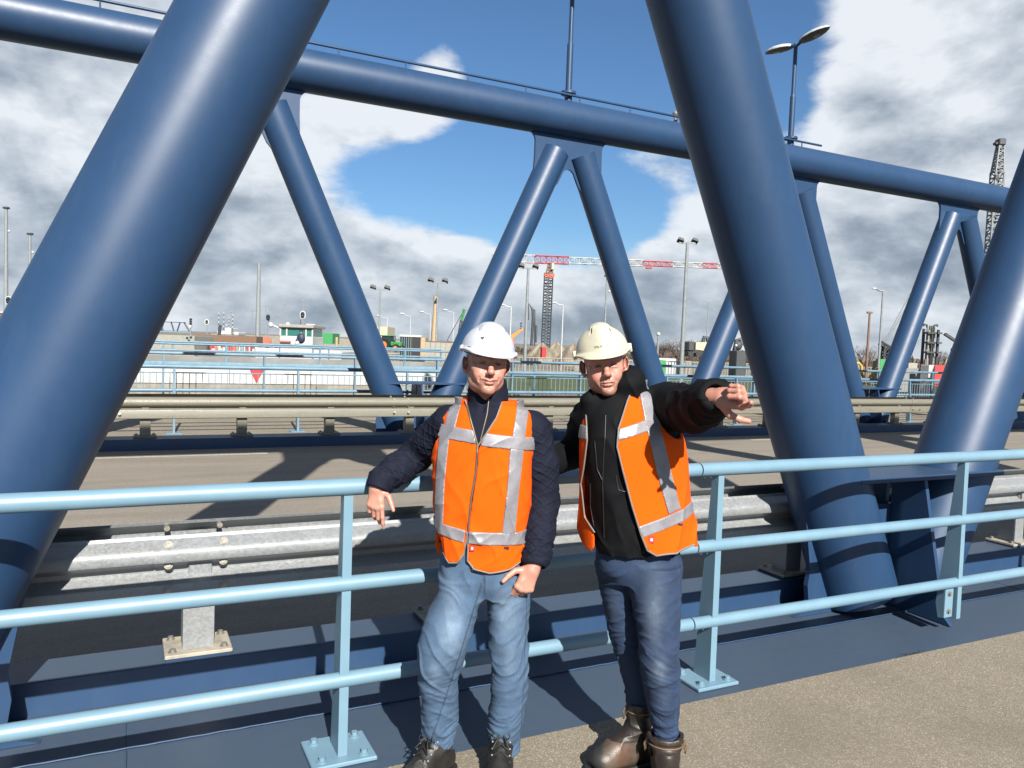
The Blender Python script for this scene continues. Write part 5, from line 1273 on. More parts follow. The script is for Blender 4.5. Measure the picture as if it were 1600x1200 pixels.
# ================================================================ LEFT MAN
def man_left():
    fr = Frame(748, 3.0); L = fr.L
    root = empty('person', tuple(fr.O), -YAW, label='man in white helmet, navy quilted jacket and orange vest leaning his arm on the railing', cat='person')
    # ---- jeans
    def dj(P):
        x, y, z = P.T; n = vnoise(P*np.array([1, 1, 1.0]), 7)
        leg = np.where(x < L(755, 1000, 0)[0], 0.0, 3.0)
        w = ridg(vnoise(np.stack([x*9+leg, y*9, z*24+x*16*np.where(leg > 0, -1, 1)+n*4], 1)))**2
        w2 = ridg(vnoise(np.stack([x*12+leg, y*12+5, z*62+n*6-x*20], 1)))**2
        zk = fr.z(700, 1030); knee = np.exp(-((z-zk)/.11)**2); ank = sstep(-z, -.34, -.20); hip = sstep(z, .62, .80)
        return -(w*(.0045+.006*knee+.004*hip+.003*ank)+w2*(.0008+.0025*knee+.006*ank)) + .004*(n-.5)
    J = Field(dj); rw = fr.row
    lg = [rw(905, 690, 756, -.0), rw(930, 683, 752, -.02), rw(960, 668, 744, -.05), rw(1000, 657, 733, -.085), rw(1030, 654, 721, -.09), rw(1060, 656, 714, -.075), rw(1090, 660, 714, -.055), rw(1120, 662, 713, -.035), rw(1150, 664, 708, -.02), rw(1168, 667, 706, -.01)]
    rg_ = [rw(900, 752, 827, .03), rw(950, 762, 826, .02), rw(1000, 766, 823, .01), rw(1040, 770, 824, .0), rw(1080, 769, 822, .01), rw(1120, 766, 816, .03), rw(1150, 765, 810, .04), rw(1170, 766, 808, .04)]
    J.loft([q[:4]+(q[3]*1.08,)+(0,) for q in lg], 0, n=2.1); J.loft([q[:4]+(q[3]*1.08,)+(0,) for q in rg_], .012, n=2.1)
    J.loft([rw(850, 692, 812, .02, .115), rw(880, 690, 818, .02, .12), rw(905, 690, 824, .02, .115), rw(925, 712, 812, .02, .09)], .03)
    def jc(X):
        x, y, z = X.T; C = np.tile(np.array([.052, .100, .175]), (len(X), 1)); n = vnoise(X, 14)*.6+vnoise(X, 45)*.4
        fade = 0
        for q, s_, a in ((L(706, 985, -.15), .085, .75), (L(702, 930, -.1), .08, .35), (L(792, 960, -.1), .10, .65), (L(683, 1040, -.1), .05, .55), (L(797, 1035, -.1), .05, .6)):
            fade = fade+a*np.exp(-(((x-q[0])/(s_*.45))**2+((z-q[2])/s_)**2))*(y < q[1]+.12)
        f = np.clip(fade*(.6+.8*n), 0, 1)[:, None]; C = C*(1-f)+np.array([.15, .215, .30])*f
        sm = np.abs(x-(L(735, 960)[0]+(z-L(735, 960)[2])*.28)) < .0028; C[sm & (y < .1) & (x < L(752, 960)[0])] *= .45
        sm = np.abs(x-L(822, 1000)[0]+.004) < .002; C[sm] *= .6
        return C*(.82+.36*n)[:, None]
    sdf_mesh(J, [-.3, -.35, .0], [.3, .32, 1.05], .0048, 'jeans', M['denim'], root, color=jc, margin=2.1)
    # ---- boots
    for nm, top, toe, dv in (('l', L(687, 1150, -.02), L(628, 1212, -.20), 0), ('r', L(784, 1152, .04), L(780, 1228, -.16), 0)):
        B = Field(lambda P: -.0035*ridg(vnoise(P, 26))**3*sstep(P[:, 2], .06, .1)); t2 = np.array([top[0], top[1], 0]); d = unit([toe[0]-top[0], toe[1]-top[1], 0]); s = np.array([-d[1], d[0], 0])
        B.cap(t2+[0, 0, .17], t2+[0, 0, .09], .057, .052, 0); B.cap(t2-d*.035+[0, 0, .055], t2+d*.14+[0, 0, .050], .045, .047, .03); B.ell(t2+d*.175+[0, 0, .050], (.052, .052, .040), None, .03)
        B.cap(t2+d*.02+[0, 0, .13], t2+d*.12+[0, 0, .082], .040, .036, .03)
        B.box(t2+[0, 0, -.095], (.4, .4, .10), None, .001, .002, 's'); B.cap(t2+[0, 0, .30], t2+[0, 0, .15], .046, .043, .004, 's')
        o = sdf_mesh(B, np.minimum(t2, t2+d*.25)-[.1, .1, .02], np.maximum(t2, t2+d*.25)+[.1, .1, .28], .0042, 'boot', M['leather'], root, color=const_color((.018, .016, .014), .5, 30))
        S_ = Field(); S_.cap(t2-d*.04+[0, 0, .012], t2+d*.175+[0, 0, .012], .050, .054, 0); S_.box(t2+[0, 0, .11], (.4, .4, .09), None, .001, .001, 's'); S_.box(t2+[0, 0, -.1], (.4, .4, .10), None, .001, .001, 's')
        sdf_mesh(S_, np.minimum(t2, t2+d*.25)-[.1, .1, .02], np.maximum(t2, t2+d*.25)+[.1, .1, .1], .005, 'sole', M['black_plastic'], o)
        m = MB()
        for i in range(7):
            q = t2+d*(.035+.020*i)+np.array([0, 0, .19-.012*i-.0016*i*i*.5]); m.path([q-s*.028-[0, 0, .012], q+s*.0+[0, 0, .006], q+s*.028+d*.012-[0, 0, .012]], .0035, 6)
        q = t2+d*.06+[0, 0, .185]
        for sg in (-1, 1): m.path([q, q+s*sg*.018+d*.012+[0, 0, .008], q+s*sg*.034+d*.022-[0, 0, .006], q+s*sg*.026+d*.030-[0, 0, .018], q+d*.012-[0, 0, .003]], .0026, 6); m.path([q, q+s*sg*.014+d*.030-[0, 0, .014], q+s*sg*.030+d*.050-[0, 0, .040]], .0026, 6)
        m.build('lace', M['black_plastic'], o)
        e = MB()
        for i in range(5):
            for sg in (-1, 1): e.sphere(t2+d*(.055+.018*i)+s*sg*.034+np.array([0, 0, .165-.017*i]), .0042, 8)
        e.build('eyelet', M['galv'], o)
    # ---- jacket and vest volumes
    tor = [fr.row(892, 694, 812, .02, .112, -.1), fr.row(860, 690, 814, .02, .118, -.1), fr.row(820, 686, 816, .02, .122, -.1), fr.row(760, 684, 822, .02, .124, -.1), fr.row(700, 684, 826, .03, .122, -.1), fr.row(668, 690, 832, .035, .112, -.1), fr.row(645, 704, 826, .04, .095, -.1), fr.row(633, 722, 808, .045, .078, -.1)]
    def fold(P):
        x, y, z = P.T; n = vnoise(P, 5); f1 = ridg(vnoise(np.stack([x*12+z*5, y*6, z*4+n*2], 1)))**3; f2 = ridg(vnoise(np.stack([x*5, y*5+3, z*16-x*10+n*3], 1)))**3
        lowz = sstep(-z, -1.22, -.9); return -(.011*f1*(.4+.6*lowz)+.007*f2)+.010*(n-.5)
    V = Field(fold); V.loft(tor, 0, n=2.4)
    arms = []
    sh_r = L(703, 660, .05); el_r = L(650, 712, .20); wr_r = L(594, 752, .042)
    sh_l = L(832, 668, .04); el_l = L(848, 785, .06); wr_l = L(836, 876, -.06)
    def quilt(P):
        x, y, z = P.T; n = vnoise(P, 6); out = np.zeros(len(P))
        for a, b, sc in ((sh_r, el_r, 1), (el_r, wr_r, 1), (sh_l, el_l, 1), (el_l, wr_l, 1)):
            q = P-a; d = b-a; ln = np.linalg.norm(d); d = d/ln; t = q@d; rad = q-t[:, None]*d; r = np.linalg.norm(rad, axis=1); ok = sstep(t, -.04, .0)*sstep(-t, -ln-.03, -ln+.01)*sstep(-r, -.125, -.10)
            s = unit(np.cross(d, (0, 1, 0))); nn = np.cross(s, d); ang = np.arctan2(rad@s, -(rad@nn)+1e-9)*.055
            u = (t+n*.015)/.042; v_ = ang/.042; dia = np.minimum(np.abs(np.sin(pi*(u+v_)/1)), np.abs(np.sin(pi*(u-v_)/1)))
            w = ridg(vnoise(np.stack([t*58+n*7, ang*22, t*0+sc], 1)))**2
            low = sstep(t/ln, .0, .7) if b is wr_r or b is wr_l else .35
            g = -.0035*np.exp(-(dia/.22)**2)-.008*w*low-.004*ridg(n)**2; out = out*(1-ok)+g*ok
        return out-(.004*ridg(vnoise(np.stack([x*8, y*8, z*22+n*3], 1)))**3)*sstep(-np.abs(x-L(757, 640)[0]), -.2, -.15)
    Jk = Field(quilt); Jk.loft([(s[0], s[1], s[2], s[3]-.003, s[4]-.003, s[5]) for s in tor], 0, n=2.4)
    Jk.ell(sh_r+[.01, 0, -.005], (.068, .066, .060), None, .04); Jk.ell(sh_l+[-.01, 0, -.005], (.068, .066, .062), None, .04)
    Jk.chain([sh_r, (sh_r+el_r)/2, el_r, (el_r+wr_r)/2, wr_r], [.066, .064, .061, .056, .046], .02); wq = L(588, 768, .015); Jk.cap(wr_r, wq, .046, .040, .02)
    Jk.chain([sh_l, (sh_l+el_l)/2+[.008, 0, 0], el_l, (el_l+wr_l)/2, wr_l+[0, 0, -.0]], [.066, .066, .062, .056, .049], .02)
    cut(Jk, L(588, 764, .03), (-.30, -.45, -1), .08); Jk.cap(L(589, 765, .03), L(586, 785, .0), .027, .034, .002, 's')
    d = unit(wr_l-el_l); cut(Jk, wr_l+d*.022, d, .08); Jk.cap(wr_l-d*.01, wr_l+d*.09, .036, .040, .002, 's')
    # stand collar
    cb = L(763, 640, .045); ct = L(762, 603, .03)
    Jk.cap(cb, ct, .079, .074, .02); Jk.cap(cb+[0, 0, -.0], ct+(ct-cb)*1.2, .058, .066, .004, 's'); 
    Jk.cap(L(762, 594, -.07), L(754, 640, -.042), .064, .010, .01, 's'); Jk.box(ct+[0, 0, .080], (.12, .12, .05), rotm(0, .06, .22), .005, .006, 's')
    jk = sdf_mesh(Jk, [-.5, -.35, .75], [.45, .42, 1.6], .0042, 'jacket', M['cloth'], root, color=const_color((.0085, .0105, .022), .25, 40), margin=1.9)
    sh = Field(); sh.cap(L(763, 650, .045), L(761, 620, .032), .066, .064, 0); sh.cap(L(763, 655, .045), L(761, 600, .03), .0555, .057, .003, 's'); cut(sh, L(762, 628, .0), (0, -.45, 1), .12); sh.cap(L(761, 605, -.09), L(755, 634, -.07), .04, .008, .004, 's')
    sdf_mesh(sh, [-.15, -.2, 1.2], [.2, .25, 1.6], .0035, 'shirt', M['shirt'], root)
    panels = [[(655, 700), (676, 655), (690, 624), (702, 610), (719, 612), (731, 648), (746, 697), (743, 740), (736, 780), (731, 830), (724, 868), (714, 882), (700, 884), (690, 870), (684, 838), (655, 820)],
              [(790, 612), (812, 612), (832, 620), (860, 640), (870, 700), (870, 880), (815, 885), (797, 894), (765, 897), (740, 890), (730, 878), (731, 840), (737, 790), (746, 735), (747, 697), (775, 655)]]
    stripes = [[(706, 605), (724, 605), (716, 640), (705, 690), (688, 690), (695, 650)], [(655, 664), (679.5, 666), (746, 675), (746, 695), (679.5, 686), (655, 684)], [(683, 684), (700, 687), (693, 760), (690, 836), (675, 834), (677, 760)],
               [(812, 605), (832, 605), (826, 650), (820, 690), (800, 688), (806, 650)], [(748, 677), (840, 688), (850, 690), (850, 712), (818, 706), (747, 697)], [(797, 702), (819, 705), (811, 770), (805, 838), (784, 836), (792, 770)],
               [(655, 818), (681, 820), (727, 830), (724, 850), (688, 840), (655, 838)], [(728, 831), (816, 836), (850, 836), (850, 857), (814, 856), (728, 850)]]
    ah = [(sh_r+[-.0, 0, -.035], unit([-1, .15, -.25]), .083), (sh_l+[.0, 0, -.035], unit([1, .1, -.25]), .083)]
    vest, fv = make_vest(fr, root, V, V, panels, stripes, ah, .014, fr.z(890, 890), L(760, 622, .04)[2] if False else fr.z(760, 618), .03)
    lv = .0175
    front_line(fr, V, [(719, 614), (731, 648), (746, 697), (743, 740), (736, 780), (731, 830)], lv, .0045, 'zip', M['zip'], vest)
    front_line(fr, V, [(731, 830), (724, 868), (714, 882), (700, 884), (690, 870)], lv-.003, .0035, 'piping', M['piping'], vest); front_line(fr, V, [(790, 614), (775, 655), (747, 697)], lv, .0035, 'piping', M['piping'], vest)
    front_line(fr, V, [(731, 838), (730, 878), (740, 890), (765, 897), (797, 893), (815, 884)], lv-.003, .0035, 'piping', M['piping'], vest)
    q = front_hit(V, L(737.6, 858, -.13)[0], L(737.6, 858, -.13)[2], level=.0185)[0]
    if not np.isnan(q[1]):
        MB().box(q[0]-.009, q[0]+.009, q[1]-.003, q[1]+.002, q[2]-.010, q[2]+.010).build('badge', M['red_paint'], vest); MB().box(q[0]-.004, q[0]+.004, q[1]-.0045, q[1]-.0032, q[2]-.004, q[2]+.005).build('badge', M['white_paint'], vest)
    q = front_hit(V, L(791.5, 858, -.13)[0], L(791.5, 858, -.13)[2], level=.0185)[0]
    if not np.isnan(q[1]): MB().box(q[0]-.010, q[0]+.010, q[1]-.003, q[1]+.002, q[2]-.004, q[2]+.004).build('badge', M['black_plastic'], vest)
    front_line(fr, Jk, [(764, 612), (760, 650), (750, 690)], .001, .0032, 'jacket_zip', M['zip'], jk)
    q = L(852, 683, -.04); 
    # ---- head and body (one skin)
    hc = L(760, 570, .005); R = rotm(.20, .05, -.10)
    p = dict(mw=1.28, skin=(.47, .225, .165), red=(.55, .17, .13), lip=(.33, .10, .085), brow=(.10, .06, .035), hair_c=(.12, .085, .06), stub=.10, smile=.0085, w=.97, fold=.014, browa=.7, neck=tuple(L(763, 640, .05)))
    Bd = Field(); add_head(Bd, hc, R, p)
    Bd.cap(L(763, 640, .05), L(757, 760, .03), .05, .06, .02); Bd.chain([L(745, 660, .05), sh_r, el_r, wr_r], [.04, .04, .034, .027], .02); Bd.chain([L(780, 660, .05), sh_l, el_l, wr_l], [.04, .04, .034, .028], .02)
    # resting hand: fingers hang down, thumb towards the body
    add_hand(Bd, L(589, 759, .030), (.0, -.22, -1), (1, -.1, .05), [(8, 12, 8, -1), (24, 34, 22, -1), (30, 38, 26, -1), (28, 36, 22, -1)], .93, [(.72, .50, .15), (.42, .92, .10), (.42, .95, .12)], .029, .35, .005)
    add_hand(Bd, wr_l+[-.008, -.012, -.022], (-.42, -.25, -1), (-1, -.15, .25), [(42, 58, 38, 1), (52, 66, 44, 1), (58, 70, 46, 1), (60, 72, 40, 1)], 1.0, [(.85, .45, .1), (.55, .85, .25), (.40, .95, .15)], .030)
    sdf_mesh(Bd, [-.5, -.4, .7], [.45, .4, 1.75], .0027, 'body', M['skin'], root, color=head_color(hc, R, p))
    mn = MB(); ov = None
    h, ho, T = helmet(fr, root, hc+R@np.array([0, 0, -.004]), R@rotm(0, .05, .08), 'new', M['shell_new'], const_color((.50, .52, .58), .03, 20))
    marks_on(fr, h, [[(751, 527), (753, 530), (755.5, 526.5)], [(752, 527.5), (754.5, 527)]], .0022, M['black_plastic'], ho)
    S1 = []
    for i, hgt_ in enumerate((3, 1.6, 2, 1.6, 1.6, 2.2, 1.6)):
        x = 758+i*2.5; S1 += [[(x, 528), (x+.2, 528-hgt_)], [(x, 528), (x+1.4, 528.2)]]
    marks_on(fr, h, S1, .0009, M['mast_grey'], ho)
    marks_on(fr, h, [[(758, 531.5), (776, 533)], [(758, 534), (786, 537)]], .0006, M['concrete'], ho)
    marks_on(fr, h, [[(729, 541), (735, 542.5)]], .0014, M['black_plastic'], ho)
    return fr
# ================================================================ RIGHT MAN
def man_right():
    fr = Frame(990, 3.05); L = fr.L; rw = fr.row
    root = empty('person', tuple(fr.O), -YAW, label='man in yellowed helmet and open orange vest over black coat, pointing to the right', cat='person')
    def dj(P):
        x, y, z = P.T; n = vnoise(P, 7); leg = np.where(y > .05, 3.0, 0.0)
        w = ridg(vnoise(np.stack([x*9+leg, y*9, z*28-x*10+n*3], 1)))**3; w2 = ridg(vnoise(np.stack([x*12+leg, y*12+5, z*60+n*6+x*16], 1)))**2
        knee = np.exp(-((z-fr.z(1030, 1020))/.10)**2); ank = sstep(-z, -.36, -.24)
        return -(w*(.004+.006*knee+.003*ank)+w2*(.0010+.003*knee+.004*ank))+.004*(n-.5)
    J = Field(dj)
    A = [rw(880, 980, 1064, -.0), rw(915, 983, 1063, -.02), rw(950, 989, 1062, -.04), rw(990, 998, 1059, -.07), rw(1020, 1001, 1059, -.085), rw(1050, 1003, 1060, -.08), rw(1090, 1010, 1060, -.06), rw(1120, 1018, 1058, -.05), rw(1150, 1024, 1056, -.05), rw(1185, 1026, 1054, -.05)]
    B_ = [rw(880, 930, 990, .05), rw(915, 936, 990, .07), rw(950, 944, 994, .08), rw(1000, 957, 1006, .09), rw(1050, 971, 1010, .09), rw(1090, 979, 1013, .09), rw(1140, 983, 1013, .08)]
    J.loft([q[:4]+(q[3]*1.1,)+(0,) for q in A], 0, n=2.1); J.loft([q[:4]+(q[3]*1.2,)+(0,) for q in B_], .01, n=2.1)
    J.loft([rw(830, 932, 1058, .03, .11, .3), rw(860, 930, 1062, .03, .115, .3), rw(885, 932, 1064, .03, .11, .3), rw(905, 950, 1056, .03, .09, .3)], .03)
    def jc(X):
        x, y, z = X.T; C = np.tile(np.array([.009, .028, .075]), (len(X), 1)); n = vnoise(X, 14)*.6+vnoise(X, 45)*.4; fade = 0
        for q, sx, sz, a in ((L(1022, 970, -.15), .030, .09, .8), (L(1020, 920, -.1), .045, .10, .45), (L(1030, 1045, -.15), .028, .05, .9), (L(1035, 1085, -.1), .022, .04, .4), (L(955, 950, .05), .02, .06, .3)):
            fade = fade+a*np.exp(-(((x-q[0])/sx)**2+((z-q[2])/sz)**2))*(y < q[1]+.14)
        f = np.clip(fade*(.5+.9*n), 0, 1)[:, None]; C = C*(1-f)+np.array([.07, .10, .15])*f
        sm = np.abs(x-L(1051, 1000)[0]+(z-L(1051, 1000)[2])*.02) < .002; C[sm & (y < .02)] *= 1.5
        return C*(.75+.5*n)[:, None]
    sdf_mesh(J, [-.3, -.35, .0], [.3, .32, 1.05], .0048, 'jeans', M['denim'], root, color=jc, margin=2.1)
    # boots: tall brown pull-on boots
    def bc(X):
        n = vnoise(X, 20)*.6+vnoise(X, 70)*.4; C = np.array([.026, .017, .012])[None]*(.6+.9*n)[:, None]; return C
    def bc2(X):
        x, y, z = X.T; n = vnoise(X, 20)*.6+vnoise(X, 70)*.4; C = np.array([.018, .012, .009])[None]*(.6+.9*n)[:, None]
        m = (sstep(-x, -(tt[0]+.0), .02-(tt[0]))*(z < .12))[:, None]; C = C*(1-m)+np.array([.085, .065, .048])*m*(.5+.9*n)[:, None]; m2 = (np.exp(-((x-tt[0]+.075)/.035)**2)*(z < .12))[:, None]; C = C*(1-m2*.7)+np.array([.11, .052, .032])*m2*.7
        k = sstep(-x, -(tt[0]-.14), -(tt[0]-.165))[:, None]; return C*(1-k)+np.array([.025, .024, .022])*k
    for (top, dd, zt, rt, col, ln) in ((L(1040, 1150, -.05), (-.05, -1), L(1040, 1152, -.05)[2]+.012, .068, bc, .19), (L(999, 1110, .07), (-.90, -.42), L(999, 1098, .07)[2], .052, bc2, .185)):
        t2 = np.array([top[0], top[1], 0]); tt = t2; d = unit([dd[0], dd[1], 0]); s = np.array([-d[1], d[0], 0])
        B = Field(lambda P: -.006*ridg(vnoise(P*np.array([1, 1, 2.2]), 14))**3*sstep(P[:, 2], .07, .12))
        B.chain([t2+[0, 0, zt-rt*.2], t2+[0, 0, .17], t2+[0, 0, .10]], [rt, rt*.90, .052], 0.01); B.cap(t2-d*.035+[0, 0, .055], t2+d*(ln-.06)+[0, 0, .052], .047, .049, .035); B.ell(t2+d*(ln-.02)+[0, 0, .052], (.054, .054, .046), None, .03); B.cap(t2+d*.02+[0, 0, .13], t2+d*.11+[0, 0, .085], .042, .038, .03)
        B.box(t2+[0, 0, zt+.05], (.3, .3, .05), rotm(0, 0, -.05), .002, .003, 's'); B.cap(t2+[0, 0, zt+.1], t2+[0, 0, zt-.06], rt-.006, rt-.010, .003, 's'); B.box(t2+[0, 0, -.095], (.4, .4, .10), None, .001, .002, 's')
        o = sdf_mesh(B, np.minimum(t2, t2+d*.27)-[.11, .11, .02], np.maximum(t2, t2+d*.27)+[.11, .11, .36], .0042, 'boot', M['leather'], root, color=col)
        m = MB(); ring = [t2+np.array([(rt+.001)*cos(a), (rt+.001)*sin(a), zt-.030-.004*sin(a)]) for a in np.linspace(0, 2*pi, 40)]; m.path(ring, .0032, 6, caps=False)
        for a in (-.1, pi*.98): q = t2+np.array([(rt+.004)*cos(a), (rt+.004)*sin(a), zt-.02]); m.path([q, q+[.004*cos(a), -.004, -.035], q+[.006*cos(a), -.002, -.050], q+[.010*cos(a), 0, -.02], q+[.002, 0, .004]], .0035, 6)
        m.build('piping', M['timberdark'], o)
        S_ = Field(); S_.cap(t2-d*.04+[0, 0, .012], t2+d*ln+[0, 0, .012], .052, .056, 0); S_.box(t2+[0, 0, .11], (.4, .4, .09), None, .001, .001, 's'); S_.box(t2+[0, 0, -.1], (.4, .4, .10), None, .001, .001, 's')
        sdf_mesh(S_, np.minimum(t2, t2+d*.27)-[.1, .1, .02], np.maximum(t2, t2+d*.27)+[.1, .1, .1], .005, 'sole', M['black_plastic'], o)
    # ---- coat
    tw = .45
    tor = [rw(856, 928, 1060, .02, .118, tw), rw(830, 924, 1066, .02, .128, tw), rw(790, 918, 1068, .02, .130, tw), rw(740, 912, 1068, .02, .130, tw), rw(690, 909, 1066, .02, .128, tw), rw(660, 911, 1056, .025, .120, tw), rw(637, 920, 1046, .03, .105, tw*.8), rw(617, 932, 1022, .035, .090, tw*.6), rw(602, 940, 1000, .04, .07, 0)]
    ves = [rw(872, 905, 1092, .02, .140, tw), rw(850, 907, 1090, .02, .142, tw), rw(800, 906, 1082, .02, .140, tw), rw(740, 906, 1075, .02, .136, tw), rw(690, 907, 1068, .02, .132, tw), rw(660, 911, 1057, .025, .122, tw), rw(637, 920, 1046, .03, .107, tw*.8), rw(617, 932, 1022, .035, .092, tw*.6), rw(602, 940, 1000, .04, .07, 0)]
    def fold(P):
        x, y, z = P.T; n = vnoise(P, 4.5); f1 = ridg(vnoise(np.stack([x*11-z*3, y*6, z*3+n*2], 1)))**3; lowz = sstep(-z, -1.25, -.9); return -(.013*f1*lowz+.004*f1)+.012*(n-.5)
    V = Field(fold); V.loft(ves, 0, n=2.4)
    sh_l = L(1040, 632, .02); el_l = L(1086, 640, -.21); wr_l = L(1114, 620, -.42)
    sh_r = L(920, 655, .06); el_r = L(898, 706, .22); wr_r = L(862, 722, .08)
    def dk(P):
        x, y, z = P.T; n = vnoise(P, 6); w = ridg(vnoise(np.stack([x*14+z*8, y*10, z*10+n*3], 1)))**3; w2 = ridg(vnoise(np.stack([x*6, y*26, z*14+n*4], 1)))**2
        return -(w*.009+w2*.006*sstep(x, sh_l[0], sh_l[0]+.05))+.008*(n-.5)
    C = Field(dk); C.loft(tor, 0, n=2.4); C.ell(sh_l+[-.02, 0, -.01], (.085, .085, .075), None, .05); C.ell(sh_r+[.02, 0, 0], (.08, .08, .07), None, .05)
    C.chain([sh_l, (sh_l+el_l)/2, el_l, (el_l+wr_l)/2, wr_l], [.080, .078, .074, .069, .058], .03); C.chain([sh_r, el_r, wr_r], [.07, .060, .048], .02)
    d = unit(wr_l-el_l); cut(C, wr_l+d*.03, d, .12, .008); C.cap(wr_l-d*.03, wr_l+d*.12, .041, .050, .004, 's')
    # high collar, right side stands up in front of the chin
    cb = L(955, 640, .045)
    def tilt(x): return x
    CR = rotm(-.35, -.12, 0)
    kc = L(956, 612, .035)
    C.cap(L(958, 645, .04), L(962, 600, .035), .102, .100, .03)
    C.cap(L(984, 640, .0), L(986, 600, -.035), .050, .047, .03); C.cap(L(978, 600, -.045), L(992, 592, .02), .034, .038, .025); C.cap(L(925, 640, .0), L(923, 626, -.01), .040, .035, .03)
    C.cap(L(952, 625, .03), L(950, 560, .02), .072, .082, .012, 's'); C.box(L(940, 596, -.07), (.050, .075, .060), rotm(0, -.25, .2), .01, .015, 's'); C.box(L(955, 560, .0)+np.array([0, 0, .0]), (.2, .2, .052), rotm(0, -.30, .08), .01, .012, 's')
    ct = sdf_mesh(C, [-.5, -.62, .75], [.6, .45, 1.62], .0045, 'coat', M['cloth'], root, color=const_color((.0034, .0040, .0052), .3, 40))
    for pts in ([(948, 650), (944, 700), (942, 760), (944, 800), (946, 845)], [(930, 690), (934, 735), (942, 752)], [(925, 760), (926, 800), (932, 835)], [(962, 742), (966, 765), (978, 768)]):
        front_line(fr, C, pts, .0005, .0026, 'coat_seam', M['zipdark'], ct)
    panels = [[(1004, 585), (1022, 583), (1042, 586), (1060, 600), (1085, 640), (1120, 680), (1120, 862), (1094, 862), (1060, 868), (1025, 869), (1010, 858), (1000, 833), (986, 788), (972, 735), (963, 697), (966, 669), (983, 627)],
              [(870, 650), (895, 625), (906, 622), (913, 632), (919, 650), (919, 690), (914, 735), (910, 762), (915, 812), (929, 832), (929, 862), (915, 862), (900, 830), (880, 800), (870, 750)]]
    stripes = [[(1003, 592), (1021, 588), (1028, 620), (1032, 660), (1010, 664), (1005, 630)], [(960, 672), (1032, 651), (1037, 668), (960, 689)], [(1010, 664), (1033, 660), (1050, 730), (1069, 800), (1047, 806), (1026, 735)],
               [(996, 821), (1047, 808), (1110, 792), (1110, 811), (1050, 826), (1003, 838)], [(890, 668), (922, 668), (922, 689), (890, 690)]]
    ah = [(sh_l+[.0, 0, -.03], unit(el_l-sh_l+np.array([.1, .1, 0])), .100), (sh_r+[-.0, 0, -.02], unit([-1, .2, -.2]), .085)]
    vest, fv = make_vest(fr, root, V, V, panels, stripes, ah, .012, fr.z(1000, 866), fr.z(985, 596), .03)
    lv = .0155
    front_line(fr, V, [(1004, 590), (983, 627), (966, 669), (963, 697), (972, 735), (986, 788), (1000, 833), (1010, 858), (1025, 868), (1060, 867), (1094, 861)], lv-.001, .0038, 'piping', M['piping'], vest)
    front_line(fr, V, [(906, 625), (913, 634), (919, 650), (919, 690), (914, 735), (910, 762), (915, 812), (929, 832)], lv-.001, .0034, 'piping', M['piping'], vest)
    q = front_hit(V, L(1017, 842, -.13)[0], L(1017, 842, -.13)[2], level=.0165)[0]
    if not np.isnan(q[1]):
        MB().box(q[0]-.012, q[0]+.012, q[1]-.003, q[1]+.003, q[2]-.012, q[2]+.012).build('badge', M['red_paint'], vest); MB().box(q[0]-.005, q[0]+.005, q[1]-.0045, q[1]-.0032, q[2]-.005, q[2]+.006).build('badge', M['white_paint'], vest)
    q = front_hit(V, L(1067, 824, -.13)[0], L(1067, 824, -.13)[2], level=.0165)[0]
    if not np.isnan(q[1]): MB().box(q[0]-.010, q[0]+.010, q[1]-.003, q[1]+.003, q[2]-.003, q[2]+.003).build('badge', M['black_plastic'], vest)
    # ---- head and body
    hc = L(944, 570.5, .0); R = rotm(-.04, -.15, -.03)
    p = dict(skin=(.46, .215, .16), red=(.54, .16, .125), lip=(.33, .13, .11), brow=(.13, .09, .055), hair_c=(.20, .17, .14), stub=.30, smile=-.0005, w=1.0, fold=.010, browa=.6, neck=tuple(L(952, 640, .05)))
    Bd = Field(); add_head(Bd, hc, R, p)
    Bd.cap(L(952, 640, .05), L(980, 760, .03), .05, .06, .02); Bd.chain([L(975, 655, .04), sh_l, el_l, wr_l], [.04, .045, .038, .028], .02); Bd.chain([L(945, 655, .05), sh_r, el_r, wr_r], [.04, .04, .034, .026], .02)
    dh = unit((.66, -.74, .06)); 
    add_hand(Bd, wr_l+dh*.012+[.0, -.02, .0], dh, (-.12, -.25, -1), [(30, 18, 10, -1), (74, 92, 60, -1), (76, 95, 60, -1), (74, 92, 58, -1)], 1.08, [(.70, .45, .50), (.25, .65, .70), (.0, .60, .75)], .031)
    add_hand(Bd, wr_r+[-.01, -.01, -.0], (-.9, -.1, -.25), (0, -1, .1), [(15, 25, 15, 1), (20, 28, 16, 1), (22, 30, 18, 1), (24, 30, 18, 1)], .95, None, .027, 0, .0)
    sdf_mesh(Bd, [-.55, -.75, .7], [.6, .45, 1.75], .0027, 'body', M['skin'], root, color=head_color(hc, R, p))
    k = wr_l+dh*.015
    h, ho, T = helmet(fr, root, hc+R@np.array([0, 0, -.004]), R@rotm(0, -.03, .03), 'old', M['shell_old'], lambda X: np.array([.56, .53, .40])[None]*(.88+.16*vnoise(X, 14)+.06*vnoise(X, 60))[:, None])
    S1 = []
    for i, (x, a) in enumerate(((930, 1), (933, 1), (936, 0), (939, 1), (945.5, 1), (948.5, 1))):
        y = 541.5-(x-930)*.14; S1 += [[(x, y), (x, y+2.6)]]+([[(x, y), (x+1.7, y-.2)], [(x+1.7, y-.2), (x+1.7, y+2.4)]] if a else [[(x, y+2.6), (x+1.6, y+2.4)]])
    marks_on(fr, h, S1, .0010, M['brown_brick'], ho)
    return fr
M['shirt'] = flatmat('pink_shirt_cotton', (.45, .22, .24), .8)
M['timberdark'] = flatmat('tan_leather_trim', (.16, .10, .06), .6); M['zipdark'] = flatmat('dark_seam', (.007, .007, .007), .5)
import time
_t = time.time(); FL = man_left(); print('left man', round(time.time()-_t, 1)); _t = time.time(); FR = man_right(); print('right man', round(time.time()-_t, 1))

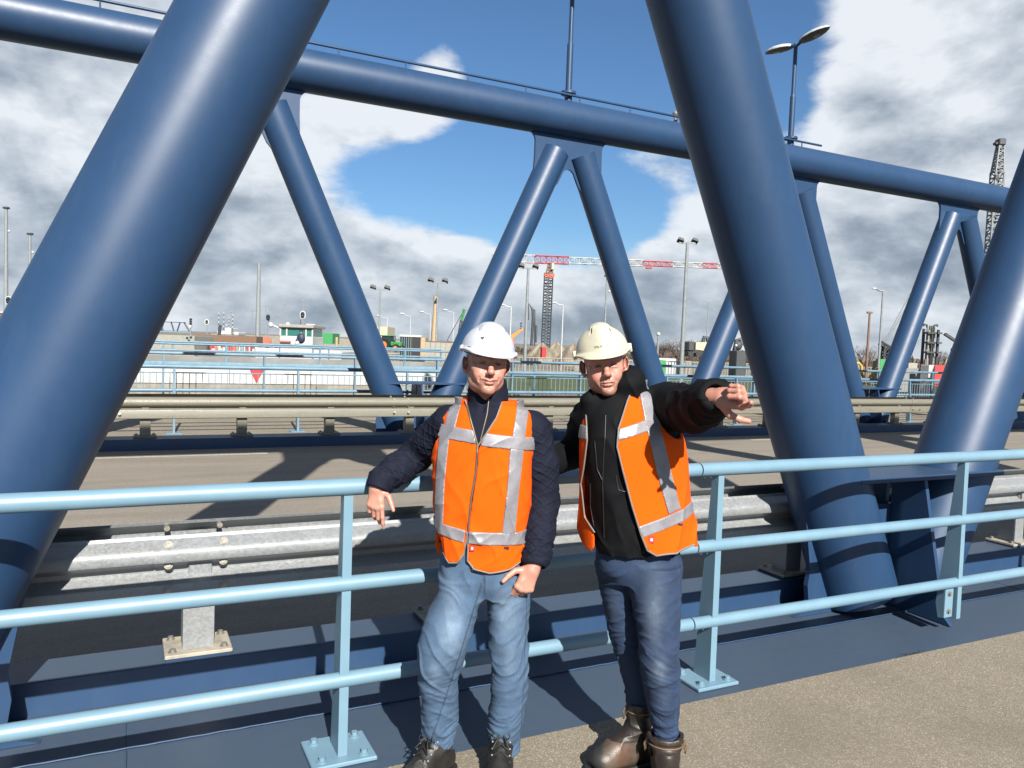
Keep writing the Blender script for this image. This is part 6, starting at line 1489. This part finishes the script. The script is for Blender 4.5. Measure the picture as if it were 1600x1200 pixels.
# ---------------------------------------------------------------- overall reflectance of everything, one knob
for _m in bpy.data.materials:
    if not _m.node_tree: continue
    _n = _m.node_tree.nodes.get('Principled BSDF')
    if not _n: continue
    _i = _n.inputs['Base Color']; ALB = 0.68
    if _i.is_linked:
        _s = _i.links[0].from_socket; _v = _m.node_tree.nodes.new('ShaderNodeVectorMath'); _v.operation = 'SCALE'; _v.inputs[3].default_value = ALB
        _m.node_tree.links.new(_s, _v.inputs[0]); _m.node_tree.links.new(_v.outputs[0], _i)
    else: _c = _i.default_value; _i.default_value = (_c[0]*ALB, _c[1]*ALB, _c[2]*ALB, 1)
